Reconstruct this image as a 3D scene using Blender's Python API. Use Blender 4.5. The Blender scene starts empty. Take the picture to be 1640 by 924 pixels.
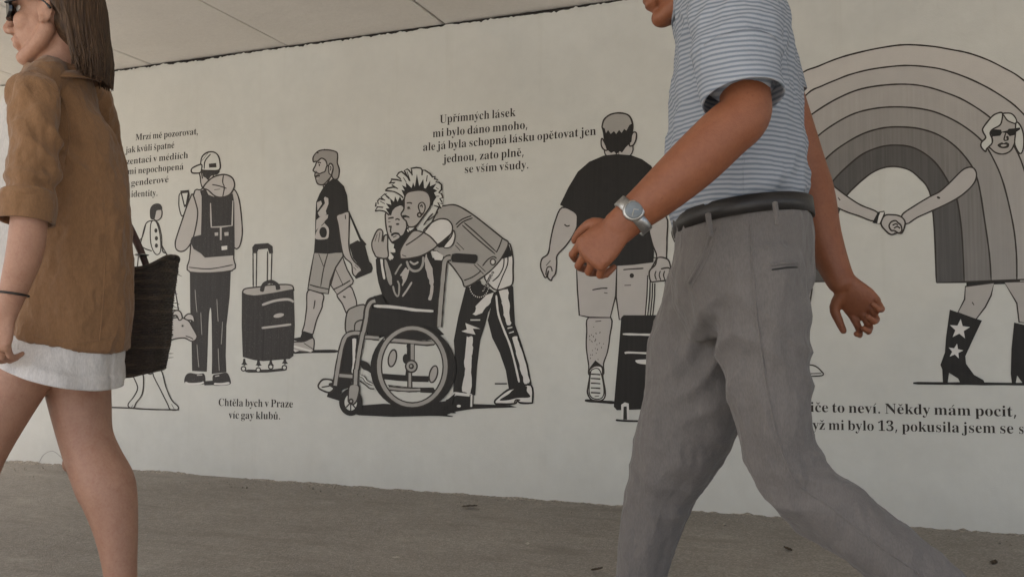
import bpy, bmesh, math, random
import numpy as np
from mathutils import Vector, Matrix, noise
from mathutils.geometry import tessellate_polygon

scene = bpy.context.scene
COL = scene.collection
R = math.radians

# ------------------------------------------------------------------ camera
FPX, CX, CY = 1430.0, 820.0, 462.0          # focal length and centre in photo pixels (1640 x 924)
YAW, PITCH, ROLL = R(21.4), R(3.44), R(0.27)
CAM = Vector((0.0, 0.0, 0.80))
fwd = Vector((-math.sin(YAW) * math.cos(PITCH), math.cos(YAW) * math.cos(PITCH), math.sin(PITCH)))
rgt = Vector((math.cos(YAW), math.sin(YAW), 0.0))
upv = rgt.cross(fwd)
rgt, upv = rgt * math.cos(ROLL) + upv * math.sin(ROLL), upv * math.cos(ROLL) - rgt * math.sin(ROLL)
cam_d = bpy.data.cameras.new('camera')
cam_d.sensor_width = 36.0
cam_d.lens = 36.0 * FPX / 1640.0
cam_d.clip_end = 1000.0
cam_d.clip_start = 0.05
cam = bpy.data.objects.new('camera', cam_d)
COL.objects.link(cam)
cam.matrix_world = Matrix(((rgt.x, upv.x, -fwd.x, CAM.x), (rgt.y, upv.y, -fwd.y, CAM.y),
                           (rgt.z, upv.z, -fwd.z, CAM.z), (0, 0, 0, 1)))
scene.camera = cam

# ------------------------------------------------------------------ sky, sun, exposure
SUN_EL, SUN_AZ = R(52), R(228)               # azimuth clockwise from +Y: behind the camera, to the left
world = bpy.data.worlds.new('World')
scene.world = world
world.use_nodes = True
wn = world.node_tree
bg = wn.nodes['Background']
sky = wn.nodes.new('ShaderNodeTexSky')
sky.sky_type = 'NISHITA'
sky.sun_disc = False
sky.sun_elevation = SUN_EL
sky.sun_rotation = SUN_AZ
sky.dust_density = 4.0
sky.air_density = 0.9
sky.ozone_density = 0.8
wn.links.new(sky.outputs[0], bg.inputs[0])
bg.inputs[1].default_value = 0.125
sun_d = bpy.data.lights.new('sun', 'SUN')
sun_d.energy = 3.6
sun_d.angle = R(0.5)
sun_d.color = (1.0, 0.96, 0.90)
sun = bpy.data.objects.new('sun', sun_d)
COL.objects.link(sun)
sd = Vector((math.sin(SUN_AZ) * math.cos(SUN_EL), math.cos(SUN_AZ) * math.cos(SUN_EL), math.sin(SUN_EL)))
sun.rotation_euler = (-sd).to_track_quat('-Z', 'Y').to_euler()
sun.location = sd * 30
vs = scene.view_settings
vs.view_transform = 'Standard'
vs.look = 'None'
vs.exposure = 1.40
vs.gamma = 1.0
vs.use_curve_mapping = False
scene.cycles.max_bounces = 10
scene.cycles.diffuse_bounces = 6

WALL_Y = 4.24        # face of the painted wall
CEIL_Z = 2.505

# ------------------------------------------------------------------ helpers
def pix_dir(px, py):
    return fwd + rgt * ((px - CX) / FPX) - upv * ((py - CY) / FPX)

def at(px, py, Y):
    d = pix_dir(px, py)
    return CAM + d * (Y / d.y)

def on_ground(px, py, z=0.0):
    d = pix_dir(px, py)
    return CAM + d * ((z - CAM.z) / d.z)

def depth(p):
    return (p - CAM).dot(fwd)

def tag(o, label=None, cat=None, group=None, kind=None):
    if label: o['label'] = label
    if cat: o['category'] = cat
    if group: o['group'] = group
    if kind: o['kind'] = kind
    return o

def link(name, me, parent=None):
    o = bpy.data.objects.new(name, me)
    COL.objects.link(o)
    if parent is not None:
        o.parent = parent
        o.matrix_parent_inverse = Matrix.Identity(4)
    return o

def mesh_obj(name, verts, faces, mats, parent=None, midx=None, smooth=False):
    me = bpy.data.meshes.new(name)
    me.from_pydata([tuple(v) for v in verts], [], faces)
    for m in (mats if isinstance(mats, (list, tuple)) else [mats]):
        me.materials.append(m)
    if midx:
        me.polygons.foreach_set('material_index', midx)
    if smooth:
        me.polygons.foreach_set('use_smooth', [True] * len(me.polygons))
    me.update()
    return link(name, me, parent)

# ------------------------------------------------------------------ materials
def new_mat(name):
    m = bpy.data.materials.new(name)
    m.use_nodes = True
    nt = m.node_tree
    b = nt.nodes['Principled BSDF']
    return m, nt, b

def N(nt, kind, **kw):
    n = nt.nodes.new(kind)
    for k, v in kw.items():
        setattr(n, k, v)
    return n

def coords(nt, scale=(1, 1, 1), out='Object'):
    tc = N(nt, 'ShaderNodeTexCoord')
    mp = N(nt, 'ShaderNodeMapping')
    mp.inputs['Scale'].default_value = scale
    nt.links.new(tc.outputs[out], mp.inputs[0])
    return mp.outputs[0]

def noise_tex(nt, vec, scale, detail=4, rough=0.55):
    n = N(nt, 'ShaderNodeTexNoise')
    n.inputs['Scale'].default_value = scale
    n.inputs['Detail'].default_value = detail
    n.inputs['Roughness'].default_value = rough
    nt.links.new(vec, n.inputs['Vector'])
    return n.outputs['Fac']

def ramp(nt, fac, stops):
    r = N(nt, 'ShaderNodeValToRGB')
    e = r.color_ramp.elements
    e[0].position, e[0].color = stops[0][0], (*stops[0][1], 1)
    e[1].position, e[1].color = stops[-1][0], (*stops[-1][1], 1)
    for p, c in stops[1:-1]:
        x = e.new(p); x.color = (*c, 1)
    nt.links.new(fac, r.inputs[0])
    return r.outputs[0]

def mixc(nt, fac, a, b, mode='MIX'):
    m = N(nt, 'ShaderNodeMix', data_type='RGBA', blend_type=mode)
    for sock, val in ((m.inputs[0], fac), (m.inputs[6], a), (m.inputs[7], b)):
        if hasattr(val, 'links'):
            nt.links.new(val, sock)
        elif isinstance(val, tuple):
            sock.default_value = (*val, 1) if len(val) == 3 else val
        else:
            sock.default_value = val
    return m.outputs[2]

def bump(nt, b, height, strength, dist, prev=None):
    n = N(nt, 'ShaderNodeBump')
    n.inputs['Strength'].default_value = strength
    n.inputs['Distance'].default_value = dist
    nt.links.new(height, n.inputs['Height'])
    if prev is not None:
        nt.links.new(prev, n.inputs['Normal'])
    nt.links.new(n.outputs[0], b.inputs['Normal'])
    return n.outputs[0]

def wall_paint(name, col, rough=0.42, streak=0.0, spec=0.5, thin=0.0):
    """matt emulsion on rendered concrete: grain, roller marks, brush streaks, thin paint"""
    m, nt, b = new_mat(name)
    v = coords(nt)
    big = noise_tex(nt, v, 1.3, 5, 0.6)
    mid = noise_tex(nt, v, 14.0, 4, 0.6)
    dark = tuple(c * 0.90 for c in col)
    lite = tuple(min(1, c * 1.05) for c in col)
    c = ramp(nt, big, [(0.30, dark), (0.7, lite)])
    c = mixc(nt, 0.16, c, ramp(nt, mid, [(0.3, tuple(x * 0.72 for x in col)), (0.72, lite)]))
    vst = coords(nt, (95, 1, 2.2))
    st = noise_tex(nt, vst, 1.0, 3, 0.6)
    if streak:
        hi = tuple(min(1, x * 1.9 + 0.03) for x in col)
        c = mixc(nt, streak, c, ramp(nt, st, [(0.38, tuple(x * 0.55 for x in col)), (0.70, hi)]))
    if thin:
        g = noise_tex(nt, coords(nt, (1, 1, 1)), 170.0, 2, 0.5)
        spots = ramp(nt, g, [(0.63, (0, 0, 0)), (0.74, (1, 1, 1))])
        c = mixc(nt, mixc(nt, 1.0, spots, (thin, thin, thin), 'MULTIPLY'), c, (0.5, 0.48, 0.44))
    nt.links.new(c, b.inputs['Base Color'])
    b.inputs['Roughness'].default_value = rough
    b.inputs['Specular IOR Level'].default_value = spec
    fine = noise_tex(nt, v, 260.0, 3, 0.6)
    n1 = bump(nt, b, fine, 0.30, 0.0022)
    n2 = bump(nt, b, noise_tex(nt, v, 26.0, 3, 0.55), 0.25, 0.004, n1)
    bump(nt, b, st, 0.12, 0.003, n2)
    return m

PAPER = (0.590, 0.588, 0.540)
def plain_wall():
    m = wall_paint('painted_plaster', PAPER, rough=0.45)
    nt = m.node_tree; b = nt.nodes['Principled BSDF']
    src = b.inputs['Base Color'].links[0].from_socket
    # splashed dirt along the foot of the wall, and old vertical runs
    tc = N(nt, 'ShaderNodeTexCoord'); sp = N(nt, 'ShaderNodeSeparateXYZ')
    nt.links.new(tc.outputs['Object'], sp.inputs[0])
    nz = noise_tex(nt, coords(nt, (2.2, 1, 0.9)), 5.0, 5, 0.65)
    ad = N(nt, 'ShaderNodeMath', operation='MULTIPLY_ADD')
    nt.links.new(nz, ad.inputs[0]); ad.inputs[1].default_value = -0.36
    nt.links.new(sp.outputs[2], ad.inputs[2])
    mr = N(nt, 'ShaderNodeMapRange')
    mr.inputs[1].default_value = -0.18; mr.inputs[2].default_value = 0.04
    mr.inputs[3].default_value = 0.20; mr.inputs[4].default_value = 0.0
    nt.links.new(ad.outputs[0], mr.inputs[0])
    c = mixc(nt, mr.outputs[0], src, (0.36, 0.33, 0.28))
    patch = ramp(nt, noise_tex(nt, coords(nt, (1, 1, 1.3)), 0.9, 2, 0.4), [(0.52, (0, 0, 0)), (0.56, (1, 1, 1))])
    c = mixc(nt, mixc(nt, 1.0, patch, (0.18, 0.18, 0.18), 'MULTIPLY'), c, (0.64, 0.615, 0.545))
    scuf = ramp(nt, noise_tex(nt, coords(nt, (3, 1, 11)), 4.0, 4, 0.7), [(0.70, (0, 0, 0)), (0.78, (0.30, 0.30, 0.30))])
    c = mixc(nt, scuf, c, (0.42, 0.39, 0.34))
    runs = ramp(nt, noise_tex(nt, coords(nt, (7, 1, 0.35)), 2.0, 4, 0.6), [(0.60, (1, 1, 1)), (0.85, (0.91, 0.90, 0.875))])
    c = mixc(nt, 0.8, c, runs, 'MULTIPLY')
    nt.links.new(c, b.inputs['Base Color'])
    return m

M = {
    'wall': plain_wall(),
    'P': wall_paint('white_paint', PAPER),
    'W': wall_paint('bright_white_paint', (0.66, 0.64, 0.60)),
    'K': wall_paint('black_paint', (0.012, 0.010, 0.008), rough=0.50, streak=0.10, spec=0.30),
    'B': wall_paint('glare_black_paint', (0.026, 0.022, 0.020), rough=0.46, streak=0.18, spec=0.28, thin=0.15),  # lighter copy of black_paint: glare on the left-hand figures painted into its colour
    'L': wall_paint('line_paint', (0.030, 0.023, 0.018), rough=0.5, spec=0.3),
    'S': wall_paint('skin_grey_paint', (0.455, 0.425, 0.395)),
    'T': wall_paint('tan_grey_paint', (0.405, 0.378, 0.345)),
    'G': wall_paint('middle_grey_paint', (0.335, 0.318, 0.288)),
    'H': wall_paint('hair_grey_paint', (0.285, 0.265, 0.24)),
    'R1': wall_paint('rainbow_grey_one', (0.535, 0.505, 0.465)),
    'R2': wall_paint('rainbow_grey_two', (0.45, 0.425, 0.395)),
    'R3': wall_paint('rainbow_grey_three', (0.375, 0.352, 0.325), streak=0.05),
    'R4': wall_paint('rainbow_grey_four', (0.285, 0.267, 0.246), streak=0.07),
    'R5': wall_paint('rainbow_grey_five', (0.165, 0.152, 0.138), streak=0.16),
    'R6': wall_paint('rainbow_grey_six', (0.062, 0.056, 0.050), streak=0.20),
}

def cloth(name, col, rough=0.85, weave=900.0, strength=0.25, mottle=0.15, wrinkle=0.0, crumple=0.0, cscale=(9, 9, 5)):
    m, nt, b = new_mat(name)
    v = coords(nt)
    c = ramp(nt, noise_tex(nt, v, 9.0, 4), [(0.3, tuple(x * (1 - mottle) for x in col)), (0.7, tuple(min(1, x * (1 + mottle)) for x in col))])
    c = mixc(nt, 0.22, c, ramp(nt, noise_tex(nt, coords(nt, (1, 1, 0.25)), 420.0, 2), [(0.35, tuple(x * 0.6 for x in col)), (0.65, tuple(min(1, x * 1.35) for x in col))]))
    nt.links.new(c, b.inputs['Base Color'])
    b.inputs['Roughness'].default_value = rough
    b.inputs['Specular IOR Level'].default_value = 0.25
    b.inputs['Sheen Weight'].default_value = 0.15
    n1 = bump(nt, b, noise_tex(nt, v, weave, 2), strength, 0.0015)
    n2 = bump(nt, b, noise_tex(nt, v, 22.0, 5, 0.6), 0.35 + wrinkle, 0.012, n1)
    if crumple:
        cv = coords(nt, cscale)
        ds = N(nt, 'ShaderNodeTexNoise'); ds.inputs['Scale'].default_value = 1.4; ds.inputs['Detail'].default_value = 3
        nt.links.new(cv, ds.inputs['Vector'])
        vm = N(nt, 'ShaderNodeVectorMath', operation='MULTIPLY_ADD')
        nt.links.new(ds.outputs['Color'], vm.inputs[0]); vm.inputs[1].default_value = (1.1, 1.1, 1.1); nt.links.new(cv, vm.inputs[2])
        vo = N(nt, 'ShaderNodeTexVoronoi', feature='DISTANCE_TO_EDGE'); vo.inputs['Scale'].default_value = 1.0
        nt.links.new(vm.outputs[0], vo.inputs['Vector'])
        sm = N(nt, 'ShaderNodeMapRange', interpolation_type='SMOOTHSTEP'); sm.inputs[1].default_value = 0.0; sm.inputs[2].default_value = 0.35
        nt.links.new(vo.outputs['Distance'], sm.inputs[0])
        bump(nt, b, sm.outputs[0], crumple, 0.012, n2)
    return m

def skin(name, col):
    m, nt, b = new_mat(name)
    v = coords(nt)
    c = ramp(nt, noise_tex(nt, v, 11.0, 4), [(0.3, (col[0] * 0.90, col[1] * 0.82, col[2] * 0.80)), (0.7, (col[0] * 1.06, col[1] * 1.06, col[2] * 1.06))])
    c = mixc(nt, 0.5, c, ramp(nt, noise_tex(nt, v, 34.0, 5, 0.65), [(0.32, (col[0] * 0.80, col[1] * 0.68, col[2] * 0.66)), (0.5, col), (0.70, (min(1, col[0] * 1.18), col[1] * 1.2, col[2] * 1.2))]))
    fr_ = ramp(nt, noise_tex(nt, v, 210.0, 2), [(0.66, (0, 0, 0)), (0.74, (0.45, 0.45, 0.45))])
    c = mixc(nt, fr_, c, (col[0] * 0.55, col[1] * 0.42, col[2] * 0.38))
    c = mixc(nt, 0.25, c, ramp(nt, noise_tex(nt, v, 160.0, 3), [(0.35, (col[0] * 0.75, col[1] * 0.6, col[2] * 0.55)), (0.62, col)]))
    nt.links.new(c, b.inputs['Base Color'])
    b.inputs['Roughness'].default_value = 0.56
    b.inputs['Subsurface Weight'].default_value = 0.08
    b.inputs['Subsurface Radius'].default_value = (0.010, 0.004, 0.002)
    n1 = bump(nt, b, noise_tex(nt, v, 420.0, 3), 0.35, 0.0015)
    bump(nt, b, noise_tex(nt, v, 55.0, 4), 0.22, 0.005, n1)
    return m

def simple(name, col, rough=0.5, metal=0.0, nscale=60, amt=0.2, bmp=0.1, dist=0.002):
    m, nt, b = new_mat(name)
    v = coords(nt)
    f = noise_tex(nt, v, nscale, 4)
    nt.links.new(ramp(nt, f, [(0.3, tuple(x * (1 - amt) for x in col)), (0.7, tuple(min(1, x * (1 + amt)) for x in col))]), b.inputs['Base Color'])
    b.inputs['Roughness'].default_value = rough
    b.inputs['Metallic'].default_value = metal
    bump(nt, b, f, bmp, dist)
    return m

def striped_shirt():
    m, nt, b = new_mat('striped_cotton')
    tc = N(nt, 'ShaderNodeTexCoord'); sp = N(nt, 'ShaderNodeSeparateXYZ')
    nt.links.new(tc.outputs['Object'], sp.inputs[0])
    wob = noise_tex(nt, tc.outputs['Object'], 7.0, 2)
    a = N(nt, 'ShaderNodeMath', operation='MULTIPLY_ADD')
    nt.links.new(wob, a.inputs[0]); a.inputs[1].default_value = 0.014
    nt.links.new(sp.outputs[2], a.inputs[2])
    k = N(nt, 'ShaderNodeMath', operation='MULTIPLY'); k.inputs[1].default_value = 2 * math.pi / 0.0088
    nt.links.new(a.outputs[0], k.inputs[0])
    s = N(nt, 'ShaderNodeMath', operation='SINE'); nt.links.new(k.outputs[0], s.inputs[0])
    mr = N(nt, 'ShaderNodeMapRange'); mr.inputs[1].default_value = -1; mr.inputs[2].default_value = 1
    nt.links.new(s.outputs[0], mr.inputs[0])
    c = ramp(nt, mr.outputs[0], [(0.22, (0.335, 0.355, 0.385)), (0.50, (0.275, 0.30, 0.335)), (0.80, (0.170, 0.197, 0.235))])
    nt.links.new(c, b.inputs['Base Color'])
    b.inputs['Roughness'].default_value = 0.85
    b.inputs['Specular IOR Level'].default_value = 0.2
    n1 = bump(nt, b, noise_tex(nt, tc.outputs['Object'], 800.0, 2), 0.2, 0.0012)
    bump(nt, b, noise_tex(nt, tc.outputs['Object'], 20.0, 5, 0.6), 0.45, 0.012, n1)
    return m

def asphalt():
    m, nt, b = new_mat('worn_asphalt')
    v = coords(nt)
    big = noise_tex(nt, v, 1.1, 6, 0.62)
    c = ramp(nt, big, [(0.32, (0.235, 0.212, 0.178)), (0.5, (0.29, 0.262, 0.222)), (0.7, (0.36, 0.326, 0.276))])
    # pale grit and dark bitumen between the stones
    vor = N(nt, 'ShaderNodeTexVoronoi'); vor.inputs['Scale'].default_value = 150.0
    nt.links.new(v, vor.inputs['Vector'])
    rc = N(nt, 'ShaderNodeRGBToBW'); nt.links.new(vor.outputs['Color'], rc.inputs[0])
    c = mixc(nt, 0.34, c, ramp(nt, rc.outputs[0], [(0.15, (0.11, 0.097, 0.082)), (0.6, (0.285, 0.256, 0.212)), (0.93, (0.50, 0.46, 0.40))]))
    # long damp-looking dark patches and swept dust, stretched along the walk
    pat = noise_tex(nt, coords(nt, (0.9, 3.2, 1)), 2.3, 5, 0.6)
    c = mixc(nt, ramp(nt, pat, [(0.54, (0, 0, 0)), (0.70, (0.55, 0.55, 0.55))]), c, (0.175, 0.156, 0.130))
    dst = noise_tex(nt, coords(nt, (1.4, 2.6, 1)), 3.1, 5, 0.65)
    c = mixc(nt, ramp(nt, dst, [(0.56, (0, 0, 0)), (0.74, (0.5, 0.5, 0.5))]), c, (0.42, 0.385, 0.32))
    nt.links.new(c, b.inputs['Base Color'])
    b.inputs['Roughness'].default_value = 0.9
    b.inputs['Specular IOR Level'].default_value = 0.3
    n1 = bump(nt, b, vor.outputs['Distance'], 0.5, 0.003)
    n2 = bump(nt, b, noise_tex(nt, v, 420.0, 3), 0.4, 0.002, n1)
    bump(nt, b, noise_tex(nt, v, 7.0, 5), 0.4, 0.02, n2)
    return m

def concrete():
    m, nt, b = new_mat('painted_concrete_ceiling')
    v = coords(nt)
    c = ramp(nt, noise_tex(nt, v, 1.2, 6, 0.6), [(0.3, (0.68, 0.65, 0.605)), (0.7, (0.76, 0.73, 0.685))])
    c = mixc(nt, 0.12, c, ramp(nt, noise_tex(nt, v, 45.0, 4), [(0.35, (0.46, 0.43, 0.39)), (0.6, (0.70, 0.665, 0.61))]))
    nt.links.new(c, b.inputs['Base Color'])
    b.inputs['Roughness'].default_value = 0.8
    n1 = bump(nt, b, noise_tex(nt, v, 120.0, 4), 0.3, 0.003)
    bump(nt, b, noise_tex(nt, v, 5.0, 4), 0.3, 0.02, n1)
    return m

M['asphalt'] = asphalt()
M['ceil'] = concrete()
M['bounce_paving'] = simple('pale_bounce_concrete', (0.47, 0.455, 0.425), 0.9, nscale=6, amt=0.15, bmp=0.1)
M['dark_gap'] = simple('dark_joint_shade', (0.02, 0.017, 0.014), 0.95)  # near-black standing in for the unlit gap above the wall
M['dirt'] = simple('dusty_grit', (0.27, 0.24, 0.195), 0.95, nscale=90, amt=0.55, bmp=0.6, dist=0.006)
M['shirt'] = striped_shirt()
M['trousers'] = cloth('grey_trouser_cloth', (0.138, 0.126, 0.117), wrinkle=0.1, mottle=0.08, crumple=0.5, cscale=(7, 7, 3.2))
M['linen'] = cloth('brown_linen', (0.228, 0.124, 0.060), wrinkle=0.1, mottle=0.07, crumple=0.55, cscale=(8, 8, 4))
M['white_cloth'] = cloth('white_cotton', (0.58, 0.555, 0.53), mottle=0.03, crumple=0.35, cscale=(12, 12, 3))
M['blouse'] = cloth('white_blouse_cotton', (0.52, 0.50, 0.47), mottle=0.05)
M['skin_m'] = skin('tanned_skin', (0.225, 0.080, 0.034))
M['skin_w'] = skin('fair_skin', (0.40, 0.225, 0.150))
def hair_mat():
    m, nt, b = new_mat('brown_hair')
    f = noise_tex(nt, coords(nt, (170, 170, 9)), 1.0, 3, 0.6)
    nt.links.new(ramp(nt, f, [(0.32, (0.026, 0.014, 0.008)), (0.55, (0.070, 0.040, 0.022)), (0.75, (0.140, 0.085, 0.048))]), b.inputs['Base Color'])
    b.inputs['Roughness'].default_value = 0.5
    return m
M['hair_w'] = hair_mat()
M['hair_w'].node_tree.nodes['Principled BSDF'].inputs['Specular IOR Level'].default_value = 0.25
M['hair_m'] = simple('grey_hair', (0.20, 0.19, 0.18), 0.55, nscale=200, amt=0.5)
M['belt'] = simple('black_leather', (0.014, 0.012, 0.011), 0.45, nscale=160, bmp=0.2)
M['steel'] = simple('brushed_steel', (0.42, 0.42, 0.41), 0.35, metal=1.0, nscale=300, bmp=0.05)
M['watch_face'] = simple('grey_watch_dial', (0.14, 0.16, 0.17), 0.2)
M['leather'] = simple('dark_brown_leather', (0.060, 0.024, 0.016), 0.5, nscale=80)
def straw():
    m, nt, b = new_mat('dark_woven_straw')
    rows = noise_tex(nt, coords(nt, (6, 6, 120)), 1.0, 3, 0.6)
    c = ramp(nt, rows, [(0.38, (0.016, 0.010, 0.007)), (0.56, (0.040, 0.026, 0.017)), (0.70, (0.150, 0.105, 0.066))])  # palest rows paint highlights on the plaits into the straw colour
    c = mixc(nt, 0.5, c, ramp(nt, noise_tex(nt, coords(nt), 120.0, 3), [(0.35, (0.012, 0.008, 0.006)), (0.65, (0.05, 0.033, 0.022))]))
    nt.links.new(c, b.inputs['Base Color'])
    b.inputs['Roughness'].default_value = 0.6
    bump(nt, b, rows, 0.5, 0.004)
    return m
M['straw'] = straw()
M['straw_in'] = simple('bag_lining', (0.02, 0.015, 0.012), 0.9)
M['lens'] = simple('black_sunglass_plastic', (0.010, 0.009, 0.009), 0.12)
M['shoe_m'] = simple('dark_shoe_leather', (0.045, 0.036, 0.030), 0.5)
M['sole'] = simple('pale_rubber', (0.30, 0.28, 0.25), 0.8)
M['sandal'] = simple('tan_sandal_leather', (0.20, 0.11, 0.06), 0.6)
M['eye'] = simple('eye_white', (0.65, 0.62, 0.58), 0.2, amt=0.05)
M['iris'] = simple('dark_iris', (0.03, 0.02, 0.015), 0.15)
M['leaf'] = simple('dry_leaf_brown', (0.055, 0.038, 0.022), 0.85, nscale=120, amt=0.5)
M['scrap'] = simple('pale_paper_scrap', (0.42, 0.38, 0.31), 0.9, nscale=120)

# ------------------------------------------------------------------ ground, grit, ceiling
def ground():
    vs_, fs = [], []
    S = 260.0
    # fine patch under the walk, coarse skirt to the horizon
    xs = [-S, -40, -14] + [(-9 + i * 0.12) for i in range(125)] + [10, 40, S]
    ys = [-S, -40, -8] + [(-3 + i * 0.10) for i in range(75)] + [4.7, 6, 40, S]
    for y in ys:
        for x in xs:
            z = 0.0
            if -9 < x < 6 and -3 < y < 4.6:
                z = 0.010 * noise.noise(Vector((x * 0.9, y * 0.9, 0))) + 0.004 * noise.noise(Vector((x * 4, y * 4, 3)))
            if 3.2 < y < 5.5 and -9 < x < 6:      # a slight lip of worn surfacing towards the wall
                z += 0.016 * min(1, (y - 3.2) / 1.0)
            vs_.append((x, y, z))
    nx = len(xs)
    for j in range(len(ys) - 1):
        for i in range(nx - 1):
            fs.append((j * nx + i, j * nx + i + 1, (j + 1) * nx + i + 1, (j + 1) * nx + i))
    o = mesh_obj('pavement', vs_, fs, M['asphalt'], smooth=True)
    tag(o, 'worn grey brown asphalt of the underpass walkway', 'pavement', kind='structure')
ground()
def bounce_ground():
    """added pale ground out of view behind the camera, bounces sunlight under the ceiling"""
    n = 24
    vs_, fs = [], []
    for j in range(n):
        for i in range(40):
            x, y = -30 + i * 1.5, -0.4 - j * 1.5
            b = len(vs_)
            vs_ += [(x + .004, y - 1.496, .012), (x + 1.496, y - 1.496, .012), (x + 1.496, y - .004, .012), (x + .004, y - .004, .012)]
            fs.append((b, b + 1, b + 2, b + 3))
    o = mesh_obj('bounce_paving', vs_, fs, M['bounce_paving'])
    tag(o, 'added pale concrete slabs out of view, bouncing sunlight into the underpass', 'bounce_paving', kind='structure')
bounce_ground()

def grit_strip():
    """ragged dust and loose grit lying in the corner of walk and wall"""
    rnd = random.Random(4)
    vs_, fs = [], []
    n = 900
    x0, x1 = -8.5, 5.5
    rows = 7
    for i in range(n + 1):
        x = x0 + (x1 - x0) * i / n
        h = 0.010 + 0.020 * max(0, noise.noise(Vector((x * 1.7, 0, 1)))) + 0.010 * noise.noise(Vector((x * 9, 0, 2))) + 0.008 * noise.noise(Vector((x * 33, 4, 2)))
        h = max(0.004, h)
        wd = 0.10 + 0.09 * noise.noise(Vector((x * 1.3, 7, 0))) + 0.04 * noise.noise(Vector((x * 11, 7, 0)))
        wd = max(0.02, wd)
        for r in range(rows):
            t = r / (rows - 1)
            y = WALL_Y + 0.01 - wd * t
            z = 0.014 + h * (1 - t) ** 1.8 - 0.012 * t + 0.004 * noise.noise(Vector((x * 40, y * 40, 0))) * (1 - t)
            vs_.append((x, y, z))
    for i in range(n):
        for r in range(rows - 1):
            a = i * rows + r
            fs.append((a, a + 1, a + rows + 1, a + rows))
    # loose stones
    for k in range(420):
        x = rnd.uniform(-5.4, 1.6)
        y = WALL_Y - abs(rnd.gauss(0, 0.16)) - 0.01
        s = rnd.uniform(0.002, 0.0055) * (1 if rnd.random() < 0.93 else 1.8)
        c = Vector((x, y, 0.016 + s * 0.3))
        b0 = len(vs_)
        for d in ((1, 0, 0), (-1, 0, 0), (0, 1, 0), (0, -1, 0), (0, 0, 1), (0, 0, -1)):
            vs_.append(c + Vector(d) * s * rnd.uniform(0.6, 1.2))
        for f in ((0, 2, 4), (2, 1, 4), (1, 3, 4), (3, 0, 4), (2, 0, 5), (1, 2, 5), (3, 1, 5), (0, 3, 5)):
            fs.append(tuple(b0 + q for q in f))
    o = mesh_obj('grit', vs_, fs, M['dirt'])
    tag(o, 'dust and loose grit gathered along the foot of the white wall', 'grit', kind='stuff')
grit_strip()

def ceiling():
    """cast slabs laid side by side over the walk, open joints between them"""
    joints = [at(708, 37, WALL_Y).x, at(458, 73, WALL_Y).x, at(240, 105, WALL_Y).x]
    step = (joints[0] - joints[2]) / 2
    xs = sorted([joints[0] + step * k for k in range(1, 9)] + joints + [joints[2] - step * k for k in range(1, 3)])
    xs = [-7.0] + [x for x in xs if -6.8 < x < 4.2] + [4.6]
    root = bpy.data.objects.new('ceiling', None)
    COL.objects.link(root)
    tag(root, 'pale concrete slab ceiling over the underpass walk', 'ceiling', kind='structure')
    y0, y1, th = -1.6, 4.75, 0.5
    gapw = [0.004, 0.007, 0.012]
    for i in range(len(xs) - 1):
        g0 = gapw[i % 3] / 2; g1 = gapw[(i + 1) % 3] / 2
        a, c = xs[i] + g0, xs[i + 1] - g1
        vs_, fs = [], []
        n = 50
        dz = 0.0025 * (i % 2)
        # underside with slightly chipped long edges
        for j in range(n + 1):
            y = y0 + (y1 - y0) * j / n
            e = 0.003 * noise.noise(Vector((i * 3.1, y * 6, 0)))
            for x, z in ((a + max(0, e), CEIL_Z + 0.006 + dz), (a + 0.006 + max(0, e), CEIL_Z + dz), (c - 0.006 - max(0, -e), CEIL_Z + dz), (c - max(0, -e), CEIL_Z + 0.006 + dz)):
                vs_.append((x, y, z))
            vs_.append((c, y, CEIL_Z + th)); vs_.append((a, y, CEIL_Z + th))
        for j in range(n):
            for q in range(6):
                p, r = j * 6 + q, j * 6 + (q + 1) % 6
                fs.append((p, r, r + 6, p + 6))
        fs.append(tuple(range(6))); fs.append(tuple(n * 6 + k for k in range(5, -1, -1)))
        mesh_obj('ceiling_slab', vs_, fs, M['ceil'], root)
    # deck over the slabs so that no daylight comes through the joints
    vs_ = [(x, y, z) for z in (CEIL_Z + th + 0.005, CEIL_Z + th + 0.35) for y in (y0, y1) for x in (-7.0, 4.6)]
    mesh_obj('deck', vs_, [(0, 2, 3, 1), (4, 5, 7, 6), (0, 1, 5, 4), (2, 6, 7, 3), (0, 4, 6, 2), (1, 3, 7, 5)], M['ceil'], root)
ceiling()

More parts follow.
